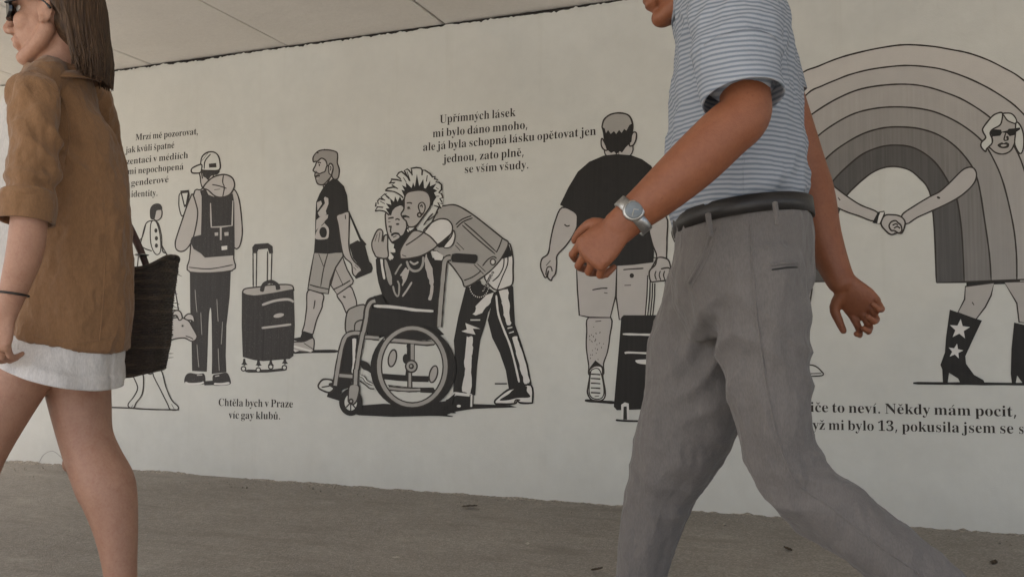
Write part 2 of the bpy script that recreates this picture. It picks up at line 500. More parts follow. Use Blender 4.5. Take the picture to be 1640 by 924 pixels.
# ------------------------------------------------------------------ the painted wall
def build_wall():
    x0, x1 = -8.6, 11.0
    n = 1500
    vs_, fs = [], []
    for i in range(n + 1):
        x = x0 + (x1 - x0) * i / n
        gap = 0.014 + 0.011 * noise.noise(Vector((x * 2.3, 0, 0))) + 0.010 * noise.noise(Vector((x * 17, 2, 0))) + 0.010 * noise.noise(Vector((x * 60, 2, 5)))
        if noise.noise(Vector((x * 1.9 + 4.0, 9, 0))) > 0.38:
            gap *= 0.25
        gap = max(0.001, gap)
        zt = CEIL_Z - gap
        vs_ += [(x, WALL_Y, -0.1), (x, WALL_Y, zt - 0.02), (x, WALL_Y + 0.003, zt), (x, WALL_Y + 0.35, zt - 0.002), (x, WALL_Y + 0.35, -0.1)]
    for i in range(n):
        for q in range(5):
            p, r = i * 5 + q, i * 5 + (q + 1) % 5
            fs.append((p, r, r + 5, p + 5))
    fs.append((4, 3, 2, 1, 0)); fs.append(tuple(n * 5 + k for k in range(5)))
    o = mesh_obj('painted_wall', vs_, fs, M['wall'])
    bm = bmesh.new(); bm.from_mesh(o.data); bmesh.ops.recalc_face_normals(bm, faces=bm.faces); bm.to_mesh(o.data); bm.free()
    tag(o, 'long white plastered underpass wall painted with black and grey mural figures and serif lettering', 'wall', kind='thing')
    # near-black strip behind the open wall-ceiling joint, its shade put into the colour
    vs2, fs2 = [], []
    m = 700
    for i in range(m + 1):
        x = x0 + 0.05 + (x1 - x0 - 0.1) * i / m
        y = WALL_Y + 0.012 + 0.008 * noise.noise(Vector((x * 30, 1, 1)))
        vs2 += [(x, y, CEIL_Z - 0.035), (x, y + 0.004 * noise.noise(Vector((x * 50, 8, 1))), CEIL_Z + 0.0005)]
    for i in range(m):
        fs2.append((2 * i, 2 * i + 2, 2 * i + 3, 2 * i + 1))
    mesh_obj('joint_shade_strip', vs2, fs2, M['dark_gap'], o)
    return o
WALL = build_wall()

def catmull(pts, closed, sub=5):
    n = len(pts)
    if n < 3:
        return [tuple(p) for p in pts]
    out = []
    rng = n if closed else n - 1
    for i in range(rng):
        p0 = pts[(i - 1) % n] if closed or i > 0 else pts[0]
        p1, p2 = pts[i], pts[(i + 1) % n]
        p3 = pts[(i + 2) % n] if closed or i + 2 < n else pts[-1]
        for k in range(sub):
            t = k / sub
            out.append(tuple(0.5 * (2 * b + (c - a) * t + (2 * a - 5 * b + 4 * c - d) * t * t + (3 * b - a - 3 * c + d) * t ** 3)
                             for a, b, c, d in zip(p0, p1, p2, p3)))
    if not closed:
        out.append(tuple(pts[-1]))
    return out

def frame(x0, y0, s):
    return lambda pts: [(x0 + u / s, y0 + v / s) for u, v in pts]

class Art:
    """one painted figure: flat coats of paint laid one over another on the wall"""
    def __init__(self, base=1):
        self.v, self.f, self.mi, self.mats, self.layer = [], [], [], [], base
        self.fr = lambda p: p
        self.rnd = random.Random(base * 7 + 1)
    def slot(self, k):
        if k not in self.mats: self.mats.append(k)
        return self.mats.index(k)
    def put(self, loops, mat):
        """loops: lists of photo pixels -> triangles on the wall"""
        y = WALL_Y - 0.0004 - 0.00003 * self.layer
        self.layer += 1
        L3 = [[at(px, py, y) for px, py in lp] for lp in loops]
        flat = [p for lp in L3 for p in lp]
        tris = tessellate_polygon([[Vector((p.x, p.z, 0)) for p in lp] for lp in L3])
        b = len(self.v); s = self.slot(mat)
        self.v += flat
        for t in tris:
            a, c, d = (flat[q] for q in t)
            area = (c.x - a.x) * (d.z - a.z) - (c.z - a.z) * (d.x - a.x)
            if abs(area) < 1e-10: continue
            self.f.append(tuple(b + q for q in (t if area > 0 else t[::-1]))); self.mi.append(s)
    def fill(self, pts, mat, sm=True, line=0, lmat='L'):
        p = self.fr(pts)
        q = catmull(p, True, 4) if sm else p
        self.put([q], mat)
        if line: self.stroke(q + [q[0]], line, lmat)
    def ring(self, outer, inner, mat, sm=True):
        o, i = self.fr(outer), self.fr(inner)
        if sm: o, i = catmull(o, True, 4), catmull(i, True, 4)
        self.put([o, i], mat)
    def ell(self, c, rx, ry, mat, rot=0, line=0, hole=0):
        k = 30
        def e(f): return [(c[0] + f * (rx * math.cos(t) * math.cos(rot) - ry * math.sin(t) * math.sin(rot)),
                           c[1] + f * (rx * math.cos(t) * math.sin(rot) + ry * math.sin(t) * math.cos(rot))) for t in [2 * math.pi * j / k for j in range(k)]]
        if hole: self.put([self.fr(e(1)), self.fr(e(hole))], mat)
        else: self.put([self.fr(e(1))], mat)
        if line:
            q = self.fr(e(1)); self.stroke(q + [q[0]], line)
    def line(self, pts, w=2.2, mat='L', sm=True, taper=True):
        p = self.fr(pts)
        self.stroke(catmull(p, False, 5) if sm else p, w, mat, taper)
    def stroke(self, q, w, mat='L', taper=False):
        y = WALL_Y - 0.0004 - 0.00003 * self.layer
        self.layer += 1
        q = [a for i, a in enumerate(q) if i == 0 or (abs(a[0] - q[i - 1][0]) + abs(a[1] - q[i - 1][1])) > 0.05]
        n = len(q)
        if n < 2: return
        b = len(self.v); s = self.slot(mat)
        ph = self.rnd.uniform(0, 99)
        closed = abs(q[0][0] - q[-1][0]) + abs(q[0][1] - q[-1][1]) < 0.1
        for i, (x, yy) in enumerate(q):
            a = q[i - 1] if i else (q[-2] if closed else q[0])
            c = q[i + 1] if i < n - 1 else (q[1] if closed else q[-1])
            dx, dy = c[0] - a[0], c[1] - a[1]
            d = math.hypot(dx, dy) or 1
            hw = w / 2 * (1 + 0.22 * noise.noise(Vector((x * 0.12, yy * 0.12, ph))))
            if taper and i in (0, n - 1): hw *= 0.6
            self.v += [at(x - dy / d * hw, yy + dx / d * hw, y), at(x + dy / d * hw, yy - dx / d * hw, y)]
        for i in range(n - 1):
            self.f.append((b + 2 * i, b + 2 * i + 2, b + 2 * i + 3, b + 2 * i + 1)); self.mi.append(s)
    def build(self, name, label, parent):
        o = mesh_obj(name, self.v, self.f, [M[k] for k in self.mats], parent, self.mi)
        o['label'] = label
        return o

# glyph outlines (advance, loops) in thousandths of an em
GLYPHS = {"a":[344,[[[255,-10],[226,-5],[208,10],[200,35],[168,11],[133,-4],[95,-9],[74,-6],[55,0],[40,11],[29,26],[22,43],[20,63],[25,91],[39,115],[63,136],[98,155],[143,173],[199,190],[199,241],[197,258],[193,272],[187,282],[177,290],[164,294],[148,296],[123,293],[109,286],[104,274],[105,270],[108,264],[113,257],[119,248],[122,239],[123,231],[121,220],[117,210],[110,202],[100,196],[90,192],[77,191],[64,192],[54,196],[45,203],[38,212],[34,223],[33,236],[35,252],[40,266],[49,278],[62,290],[77,300],[95,308],[115,314],[137,317],[162,318],[205,315],[239,307],[263,292],[280,271],[290,244],[293,210],[293,62],[293,52],[294,45],[295,40],[297,37],[300,35],[304,34],[309,35],[314,38],[320,42],[329,28],[306,7],[281,-6]],[[151,34],[158,34],[165,37],[174,41],[183,47],[191,54],[199,63],[199,169],[154,151],[127,123],[118,84],[122,56],[133,39]]]],"b":[361,[[[43,-11],[43,388],[42,407],[40,420],[37,428],[31,434],[21,437],[8,439],[8,455],[138,455],[138,279],[162,301],[190,314],[221,318],[244,316],[265,310],[284,299],[301,284],[315,266],[326,245],[335,221],[340,195],[342,166],[340,133],[333,103],[323,75],[308,51],[291,30],[270,13],[246,0],[220,-8],[192,-10],[162,-6],[133,7],[105,28],[53,-11]],[[183,14],[204,18],[220,30],[232,49],[239,77],[244,114],[245,160],[244,197],[239,228],[231,251],[220,267],[204,277],[184,280],[174,279],[164,275],[155,270],[147,262],[142,253],[138,242],[138,69],[143,38],[158,20]]]],"c":[293,[[[156,-10],[131,-8],[108,-1],[87,11],[67,26],[51,45],[38,68],[28,93],[21,120],[19,150],[22,181],[29,210],[40,237],[55,260],[74,280],[96,297],[120,309],[146,317],[175,319],[204,317],[230,310],[250,298],[265,283],[274,265],[277,245],[276,233],[272,223],[266,215],[258,209],[248,205],[236,204],[214,209],[201,225],[196,251],[196,254],[196,258],[197,261],[197,265],[197,268],[197,271],[194,286],[185,294],[169,297],[138,285],[118,248],[112,187],[115,142],[123,105],[137,76],[156,55],[178,42],[204,38],[227,42],[250,53],[271,72],[285,60],[248,21],[205,-2]]]],"d":[370,[[[140,-10],[117,-8],[97,-1],[78,10],[61,26],[47,44],[35,66],[26,91],[21,118],[19,147],[21,180],[27,210],[36,237],[48,261],[63,281],[81,297],[101,309],[123,316],[146,318],[175,314],[201,301],[223,280],[223,401],[222,413],[218,423],[212,430],[203,435],[191,438],[176,439],[176,455],[319,455],[319,75],[320,60],[322,49],[325,41],[330,35],[340,30],[353,28],[353,11],[315,8],[271,1],[223,-10],[223,39],[201,12],[173,-5]],[[171,28],[182,30],[192,34],[202,41],[211,51],[218,62],[223,76],[223,242],[220,252],[214,262],[206,270],[196,276],[186,279],[174,281],[155,277],[141,267],[130,250],[123,225],[119,193],[118,153],[119,115],[123,83],[130,58],[140,42],[153,32]]]],"e":[301,[[[154,-10],[129,-8],[106,-1],[85,10],[66,26],[50,45],[37,69],[27,95],[21,125],[19,157],[21,187],[28,215],[38,240],[51,263],[68,282],[87,298],[109,309],[132,316],[157,318],[193,314],[224,301],[249,280],[268,251],[279,216],[283,173],[283,166],[117,166],[127,97],[154,56],[199,42],[225,47],[248,62],[270,86],[285,73],[248,27],[205,-1]],[[116,192],[201,192],[201,215],[201,241],[198,261],[193,277],[186,288],[175,295],[161,297],[136,286],[121,255],[116,203]]]],"g":[327,[[[146,-140],[106,-138],[73,-132],[48,-122],[29,-108],[18,-92],[14,-75],[20,-54],[38,-38],[69,-26],[44,-10],[29,9],[24,30],[26,46],[32,61],[42,74],[57,86],[77,98],[102,110],[58,135],[31,169],[22,212],[24,232],[30,251],[40,268],[53,282],[69,295],[88,305],[109,312],[132,317],[157,318],[183,317],[208,312],[233,304],[317,304],[317,268],[268,268],[281,248],[289,226],[291,203],[290,185],[285,167],[276,151],[264,137],[250,125],[234,116],[215,108],[194,104],[172,103],[167,103],[162,103],[157,103],[152,104],[147,104],[142,104],[131,103],[121,100],[112,94],[106,87],[102,80],[101,71],[105,59],[119,51],[141,49],[175,49],[208,48],[236,45],[259,40],[277,33],[292,24],[303,13],[310,-1],[314,-18],[316,-37],[311,-67],[296,-92],[272,-113],[239,-128],[197,-137]],[[157,124],[172,127],[183,134],[190,146],[195,163],[198,184],[199,211],[198,238],[195,260],[190,276],[183,288],[172,295],[157,297],[143,295],[132,288],[124,276],[118,260],[115,238],[114,211],[115,184],[118,163],[124,146],[132,134],[143,127]],[[161,-116],[218,-111],[252,-94],[263,-66],[262,-55],[257,-47],[249,-41],[238,-37],[223,-35],[205,-34],[97,-34],[84,-45],[76,-58],[73,-73],[76,-84],[83,-94],[95,-103],[111,-111],[133,-115]]]],"h":[381,[[[18,0],[18,16],[30,17],[39,21],[45,26],[49,33],[52,43],[52,56],[52,399],[52,412],[49,422],[46,429],[40,435],[31,438],[19,440],[19,455],[148,455],[148,267],[175,295],[207,313],[243,318],[292,306],[321,271],[330,212],[330,56],[331,43],[333,33],[337,26],[343,21],[352,17],[363,16],[363,0],[202,0],[202,16],[207,16],[223,21],[232,34],[235,56],[235,217],[234,234],[232,247],[229,258],[223,265],[215,270],[203,271],[183,267],[164,255],[148,235],[148,56],[148,43],[151,33],[154,26],[160,21],[168,17],[180,16],[180,0]]]],"i":[198,[[[101,362],[87,364],[75,368],[65,376],[57,387],[52,399],[50,412],[52,426],[57,438],[65,449],[75,457],[87,462],[101,463],[114,462],[126,457],[137,449],[145,438],[150,426],[151,412],[149,399],[145,387],[136,376],[126,368],[114,364]],[[18,0],[18,16],[30,18],[39,21],[45,26],[49,32],[52,43],[52,56],[52,252],[52,267],[50,278],[47,285],[41,289],[32,292],[20,293],[21,310],[148,310],[148,56],[149,43],[151,33],[154,26],[160,21],[168,18],[180,16],[180,0]]]],"j":[210,[[[106,363],[93,365],[81,370],[70,378],[62,388],[57,400],[56,414],[57,427],[62,439],[71,450],[81,458],[93,463],[106,465],[120,463],[132,458],[142,450],[151,439],[156,427],[157,414],[156,400],[151,389],[142,378],[132,370],[120,365]],[[36,-140],[19,-139],[4,-136],[-11,-131],[-24,-124],[-35,-115],[-44,-105],[-50,-94],[-54,-82],[-56,-70],[-55,-58],[-51,-48],[-45,-40],[-36,-34],[-26,-30],[-15,-29],[-3,-30],[6,-33],[15,-39],[21,-46],[25,-55],[26,-66],[25,-73],[23,-80],[19,-87],[14,-94],[12,-100],[11,-103],[13,-111],[20,-115],[31,-117],[44,-115],[53,-109],[58,-100],[61,-87],[63,-72],[64,-54],[64,250],[63,265],[60,277],[56,284],[48,290],[37,293],[22,294],[22,310],[159,310],[159,-21],[156,-58],[145,-87],[127,-110],[102,-127],[72,-137]]]],"k":[359,[[[17,0],[17,16],[30,18],[39,21],[45,26],[49,33],[52,43],[52,56],[52,398],[52,412],[50,422],[47,429],[42,434],[33,438],[20,439],[21,455],[148,455],[148,169],[227,248],[236,259],[242,269],[244,278],[240,287],[228,292],[209,293],[206,293],[206,310],[345,310],[345,293],[320,289],[297,278],[275,260],[222,209],[346,34],[355,24],[365,18],[376,16],[376,0],[211,0],[211,16],[217,16],[229,18],[237,23],[239,32],[238,37],[236,43],[232,49],[163,147],[148,134],[148,56],[148,43],[151,33],[154,26],[160,21],[168,18],[180,16],[180,0]]]],"l":[199,[[[18,0],[18,16],[30,18],[39,21],[45,26],[49,32],[52,43],[52,56],[52,398],[52,411],[50,421],[47,429],[42,434],[33,438],[20,439],[20,455],[148,455],[148,56],[149,43],[151,33],[154,26],[160,21],[168,18],[180,16],[180,0]]]],"m":[554,[[[18,0],[18,16],[30,17],[39,21],[45,26],[49,33],[52,43],[52,56],[52,253],[52,266],[49,276],[46,284],[40,289],[31,293],[19,294],[19,310],[146,310],[146,265],[173,294],[204,312],[237,318],[277,312],[305,293],[320,261],[348,293],[381,312],[418,318],[465,306],[494,271],[504,212],[504,56],[504,43],[507,33],[510,26],[516,21],[524,17],[536,16],[536,0],[377,0],[377,16],[389,18],[397,21],[403,26],[407,34],[409,44],[410,56],[410,217],[409,234],[407,247],[404,258],[398,265],[389,270],[377,271],[358,268],[341,256],[324,237],[324,56],[325,44],[327,34],[331,26],[336,21],[345,18],[356,16],[356,0],[199,0],[199,16],[211,18],[219,21],[225,26],[229,34],[231,44],[232,56],[232,217],[231,233],[229,247],[226,258],[220,265],[211,270],[199,271],[180,267],[162,255],[146,235],[146,56],[147,44],[149,34],[152,27],[158,21],[166,18],[177,16],[177,0]]]],"n":[381,[[[18,0],[18,16],[30,17],[39,21],[45,26],[49,33],[52,43],[52,56],[52,253],[52,266],[49,276],[46,284],[40,289],[31,293],[19,294],[19,310],[148,310],[148,267],[175,296],[207,313],[243,318],[292,306],[321,271],[330,212],[330,56],[331,43],[333,33],[337,26],[343,21],[352,17],[363,16],[363,0],[202,0],[202,16],[207,16],[223,21],[232,34],[235,56],[235,217],[234,234],[232,247],[229,258],[223,265],[215,270],[203,271],[183,267],[164,255],[148,235],[148,56],[148,43],[151,33],[154,26],[160,21],[168,17],[180,16],[180,0]]]],"o":[336,[[[169,-10],[140,-8],[114,-1],[90,11],[69,27],[52,47],[38,70],[27,96],[21,124],[19,154],[21,184],[27,213],[38,239],[52,262],[69,281],[90,297],[114,309],[140,316],[168,318],[196,316],[222,309],[245,298],[266,282],[283,263],[298,240],[308,214],[315,185],[317,154],[315,123],[308,94],[298,69],[284,46],[266,26],[245,11],[222,-1],[197,-8]],[[169,11],[186,14],[199,24],[209,39],[212,50],[215,64],[217,81],[219,102],[219,126],[220,154],[218,206],[214,245],[208,271],[198,286],[185,296],[169,299],[151,296],[138,286],[128,271],[122,245],[118,206],[117,154],[117,127],[118,103],[120,82],[122,64],[125,50],[128,39],[138,24],[152,14]]]],"p":[371,[[[17,-139],[17,-124],[27,-123],[34,-120],[40,-117],[45,-113],[48,-107],[50,-101],[51,-92],[52,-80],[52,-64],[52,243],[52,261],[50,275],[46,283],[41,288],[32,292],[19,295],[19,310],[143,310],[143,263],[166,294],[195,313],[230,319],[253,317],[274,310],[293,298],[309,283],[323,264],[335,241],[343,216],[348,189],[350,160],[348,128],[343,99],[334,72],[323,48],[308,28],[291,12],[272,0],[250,-8],[227,-10],[196,-5],[170,9],[148,32],[148,-58],[148,-74],[150,-88],[152,-99],[155,-107],[160,-113],[167,-118],[175,-120],[185,-122],[197,-123],[197,-139]],[[195,28],[214,32],[229,42],[239,59],[247,84],[251,116],[253,154],[251,192],[247,223],[241,248],[232,265],[218,275],[199,278],[179,273],[162,259],[148,235],[148,69],[160,46],[176,33]]]],"r":[287,[[[18,0],[18,16],[30,18],[39,21],[45,26],[49,32],[52,43],[52,56],[52,252],[52,267],[50,278],[46,285],[41,289],[32,292],[20,293],[21,310],[146,310],[146,252],[158,272],[172,288],[187,301],[203,311],[218,316],[233,318],[250,317],[264,312],[275,304],[283,293],[288,281],[289,266],[288,254],[284,243],[278,234],[270,228],[260,224],[248,222],[237,223],[229,226],[222,231],[217,237],[212,243],[207,250],[202,255],[196,259],[189,260],[179,258],[171,252],[162,241],[155,228],[151,211],[149,192],[149,56],[150,42],[153,32],[159,25],[167,21],[180,18],[197,16],[197,0]]]],"s":[288,[[[151,-10],[132,-8],[110,-3],[87,6],[82,8],[78,8],[73,9],[64,7],[56,1],[51,-9],[36,-9],[36,105],[53,105],[61,79],[72,57],[87,39],[103,26],[121,17],[140,15],[156,16],[168,20],[179,27],[186,35],[191,46],[192,58],[188,76],[176,92],[156,105],[107,130],[85,142],[68,155],[54,169],[45,185],[39,202],[37,220],[40,247],[49,270],[65,291],[86,306],[111,316],[141,319],[149,319],[157,318],[166,316],[176,314],[187,311],[199,308],[206,306],[209,305],[211,305],[213,305],[220,306],[226,311],[230,319],[244,319],[244,222],[228,222],[220,244],[209,262],[196,277],[182,288],[166,294],[149,296],[136,295],[125,292],[116,286],[110,278],[106,269],[105,259],[106,249],[109,240],[115,232],[123,225],[134,218],[146,212],[191,189],[212,178],[229,165],[241,151],[250,136],[255,117],[257,95],[254,65],[244,39],[228,18],[206,2],[181,-7]]]],"t":[228,[[[124,-9],[99,-7],[80,-1],[66,10],[56,26],[50,46],[48,71],[48,279],[20,279],[20,300],[46,324],[68,347],[88,369],[105,389],[118,407],[129,424],[144,424],[144,310],[208,310],[208,279],[144,279],[144,82],[145,69],[147,59],[149,51],[154,45],[160,41],[168,40],[183,44],[195,56],[206,75],[222,66],[198,24],[165,-1]]]],"u":[375,[[[131,-10],[103,-7],[81,2],[65,17],[54,38],[48,65],[46,97],[46,248],[45,262],[43,274],[39,282],[33,289],[24,293],[11,294],[11,310],[142,310],[142,74],[143,63],[146,54],[151,46],[158,40],[166,37],[177,36],[196,39],[213,49],[228,66],[228,248],[228,263],[225,275],[221,283],[214,289],[204,293],[189,294],[189,310],[324,310],[324,70],[325,56],[327,46],[331,39],[338,34],[347,31],[360,30],[360,13],[321,10],[277,3],[228,-10],[228,40],[216,26],[202,13],[186,3],[169,-4],[150,-9]]]],"v":[306,[[[142,-10],[38,248],[33,261],[27,272],[22,281],[16,288],[8,292],[-3,293],[-3,310],[164,310],[164,294],[156,294],[141,292],[132,286],[129,276],[129,273],[130,271],[130,268],[185,122],[236,253],[239,261],[241,267],[241,272],[237,284],[224,292],[203,294],[203,310],[305,310],[305,295],[294,291],[284,286],[278,279],[272,269],[266,258],[260,243],[160,-10]]]],"y":[300,[[[52,-140],[36,-139],[22,-133],[10,-125],[1,-113],[-5,-100],[-7,-84],[-5,-73],[-2,-62],[5,-53],[13,-46],[24,-41],[36,-40],[46,-41],[56,-44],[64,-49],[70,-57],[73,-65],[75,-76],[75,-78],[74,-79],[74,-81],[74,-83],[74,-85],[74,-87],[75,-94],[79,-97],[86,-99],[94,-96],[104,-88],[114,-74],[120,-65],[125,-55],[129,-44],[133,-32],[137,-19],[140,-5],[36,251],[32,260],[28,268],[25,275],[21,280],[18,285],[15,287],[11,291],[4,293],[-3,293],[-5,293],[-5,310],[162,310],[162,293],[151,293],[142,291],[136,289],[132,286],[129,281],[128,275],[128,272],[129,270],[130,267],[131,263],[132,260],[133,257],[185,119],[230,241],[233,248],[235,254],[236,260],[237,265],[238,270],[238,274],[237,281],[234,286],[229,289],[223,292],[214,293],[203,293],[203,310],[300,310],[300,293],[291,292],[283,288],[277,281],[271,271],[265,258],[259,242],[162,-24],[151,-53],[140,-77],[129,-96],[118,-111],[107,-122],[95,-131],[83,-136],[68,-139]]]],"z":[293,[[[13,0],[13,14],[168,287],[128,287],[106,286],[87,280],[72,272],[61,258],[51,240],[44,216],[26,216],[32,310],[275,310],[275,291],[126,25],[152,25],[181,27],[205,33],[223,44],[237,59],[249,80],[260,107],[276,107],[268,0]]]],"U":[492,[[[248,-13],[192,-8],[147,6],[114,29],[91,61],[78,103],[73,155],[73,379],[72,398],[68,413],[61,424],[50,431],[35,436],[15,439],[15,455],[240,455],[240,439],[225,437],[213,435],[202,432],[195,428],[189,422],[185,415],[183,406],[181,394],[181,379],[181,140],[183,104],[191,74],[203,51],[221,35],[245,25],[275,22],[340,37],[379,83],[392,159],[392,378],[391,398],[387,413],[379,423],[368,431],[351,436],[328,439],[328,455],[474,455],[474,439],[456,435],[442,429],[433,421],[427,411],[424,396],[422,378],[422,181],[418,118],[403,69],[380,32],[346,7],[302,-8]]]],"N":[494,[[[403,-11],[107,350],[107,79],[108,57],[112,42],[119,31],[129,24],[145,20],[167,17],[167,0],[18,0],[18,17],[33,18],[45,20],[54,23],[61,27],[67,33],[71,41],[74,51],[75,64],[76,79],[76,388],[56,412],[43,427],[36,433],[31,435],[25,437],[18,439],[18,455],[156,455],[391,169],[391,377],[390,392],[389,404],[386,414],[382,421],[376,427],[369,431],[359,435],[346,437],[331,439],[331,455],[480,455],[480,439],[459,436],[443,432],[433,425],[427,414],[423,398],[422,377],[422,-11]]]],"M":[634,[[[14,0],[14,17],[34,20],[50,24],[61,32],[69,43],[74,58],[75,79],[75,382],[75,396],[73,407],[71,416],[66,423],[61,428],[53,432],[43,435],[30,437],[15,439],[15,455],[185,455],[317,142],[449,455],[617,455],[617,439],[598,436],[583,430],[573,423],[566,412],[561,397],[560,378],[560,85],[561,68],[562,54],[565,43],[569,34],[574,28],[582,23],[591,20],[602,18],[617,17],[617,0],[396,0],[396,17],[410,19],[423,22],[433,25],[440,29],[446,36],[450,44],[453,54],[454,68],[455,83],[455,399],[288,0],[270,0],[105,389],[105,80],[107,57],[112,41],[120,30],[131,23],[148,19],[169,17],[169,0]]]],"P":[418,[[[15,0],[15,17],[36,20],[52,24],[62,32],[69,43],[73,59],[75,81],[75,379],[73,398],[69,413],[62,424],[51,431],[36,436],[16,439],[16,455],[214,455],[265,454],[306,449],[336,440],[357,429],[375,415],[390,398],[400,378],[407,356],[409,332],[404,296],[390,266],[367,240],[334,221],[292,209],[242,206],[182,206],[182,81],[183,59],[187,43],[194,32],[205,24],[221,20],[242,17],[242,0]],[[182,230],[201,230],[231,232],[255,240],[272,253],[283,271],[290,297],[292,329],[290,361],[285,387],[275,406],[261,420],[241,428],[216,431],[204,430],[195,428],[189,424],[185,418],[183,409],[182,398]]]],"C":[468,[[[257,-11],[213,-7],[174,3],[137,20],[105,43],[78,71],[56,104],[39,142],[29,184],[26,228],[30,273],[39,314],[56,351],[79,384],[106,412],[139,435],[176,452],[216,462],[259,465],[292,463],[328,454],[367,440],[374,437],[381,436],[388,435],[402,439],[413,449],[419,465],[437,465],[437,308],[420,308],[403,347],[381,380],[356,407],[328,427],[298,439],[265,443],[198,419],[157,347],[144,226],[159,114],[203,46],[278,24],[305,26],[331,33],[358,45],[383,61],[407,81],[428,106],[447,89],[395,33],[332,0]]]],"K":[510,[[[16,0],[16,17],[37,20],[53,24],[63,32],[70,43],[74,59],[75,81],[75,379],[74,398],[70,413],[63,424],[52,432],[37,436],[17,439],[17,455],[242,455],[242,439],[227,437],[215,435],[205,432],[197,428],[191,422],[187,415],[185,406],[183,394],[183,379],[183,234],[321,373],[336,391],[345,406],[349,418],[342,430],[323,436],[291,439],[291,455],[486,455],[486,439],[477,439],[436,430],[392,404],[345,361],[271,285],[463,46],[471,37],[479,30],[487,25],[496,21],[506,19],[519,17],[519,0],[281,0],[281,17],[290,18],[298,18],[306,18],[312,19],[318,20],[322,21],[328,24],[332,29],[334,34],[332,42],[326,53],[316,66],[199,214],[183,198],[183,81],[184,59],[188,43],[195,32],[205,24],[221,20],[242,17],[242,0]]]],"L":[426,[[[15,0],[15,17],[36,20],[52,24],[62,32],[69,43],[73,59],[75,81],[75,379],[73,399],[69,414],[62,425],[51,432],[36,436],[16,439],[16,455],[250,455],[250,439],[233,438],[219,436],[208,434],[199,430],[193,424],[188,416],[185,407],[183,394],[182,379],[182,83],[182,68],[183,56],[185,47],[188,40],[193,35],[200,31],[208,29],[220,28],[234,28],[264,29],[291,33],[315,40],[335,49],[354,63],[370,80],[384,100],[397,125],[409,154],[427,154],[402,0]]]],"1":[375,[[[65,0],[65,36],[120,36],[131,37],[139,40],[146,45],[150,53],[153,64],[154,79],[154,416],[137,396],[122,380],[108,365],[94,355],[81,348],[67,346],[57,347],[48,352],[40,359],[33,369],[29,381],[28,396],[42,400],[57,405],[74,412],[91,420],[111,432],[132,447],[179,482],[254,482],[254,79],[255,66],[257,56],[261,47],[267,41],[276,37],[288,36],[343,36],[343,0]]]],"3":[375,[[[163,-7],[132,-5],[104,-2],[81,5],[62,13],[46,23],[34,35],[26,47],[20,60],[19,74],[21,90],[26,103],[36,113],[48,120],[61,125],[76,126],[78,100],[86,79],[99,62],[116,50],[135,43],[158,40],[173,41],[187,44],[199,49],[211,56],[221,66],[230,79],[236,95],[240,115],[241,139],[238,163],[229,184],[214,202],[194,216],[168,224],[137,227],[95,227],[95,269],[140,269],[166,272],[188,281],[204,296],[216,316],[223,340],[225,367],[223,390],[219,409],[211,424],[200,436],[186,443],[169,445],[154,444],[142,439],[133,430],[125,419],[120,406],[116,391],[113,375],[112,358],[111,341],[86,343],[64,348],[47,356],[34,367],[27,382],[24,401],[28,423],[41,444],[62,461],[91,475],[128,483],[173,486],[217,483],[255,474],[286,458],[309,436],[323,409],[328,377],[324,348],[315,323],[298,301],[277,283],[253,267],[225,256],[243,252],[261,246],[279,238],[297,228],[312,216],[326,201],[336,184],[342,163],[345,138],[343,112],[338,90],[329,70],[318,52],[304,37],[288,25],[271,15],[251,7],[230,1],[209,-3],[186,-6]]]],",":[180,[[[28,-87],[34,-60],[40,-32],[47,-3],[53,27],[57,53],[61,78],[124,78],[129,71],[122,46],[114,20],[104,-8],[93,-35],[82,-62],[71,-87]]]],".":[180,[[[89,-9],[79,-8],[69,-5],[60,1],[54,10],[50,22],[48,36],[50,51],[54,63],[60,71],[69,77],[79,80],[89,81],[100,80],[110,77],[119,71],[126,63],[130,51],[132,36],[130,22],[126,10],[119,1],[110,-5],[100,-8]]]]}
# crop frames used while measuring the mural: (left, top, magnification)
fA = frame(180, 180, 3.85);  fB = frame(270, 400, 3.3);   fC = frame(440, 220, 4.62); fD = frame(440, 400, 4.62)
fE = frame(580, 250, 5.775); fG = frame(580, 380, 5.775); fH = frame(700, 310, 5.775); fI = frame(700, 450, 4.2)
fJ = frame(490, 450, 4.016); fK = frame(850, 160, 3.42);  fL = frame(850, 400, 3.1875); fM = frame(1270, 60, 3.849)
fN = frame(1270, 250, 4.016); fO = frame(1260, 440, 3.3); fP = frame(1560, 160, 5.4375); fQ = frame(0, 300, 2.567)
f1 = frame(590, 255, 10.267); f2 = frame(640, 260, 10.267)

def jag(pts, n, amp, seed, side=0):
    """polyline -> zigzag polyline with ragged brush tips"""
    r = random.Random(seed); out = []
    for (x0, y0), (x1, y1) in zip(pts[:-1], pts[1:]):
        dx, dy = x1 - x0, y1 - y0; L = math.hypot(dx, dy) or 1
        for k in range(n):
            t = (k + r.uniform(0.2, 0.8)) / n
            a = amp * r.uniform(-1, 1) * (1 if k % 2 else -0.6)
            out.append((x0 + dx * t - dy / L * a, y0 + dy * t + dx / L * a))
    return [pts[0]] + out + [pts[-1]]

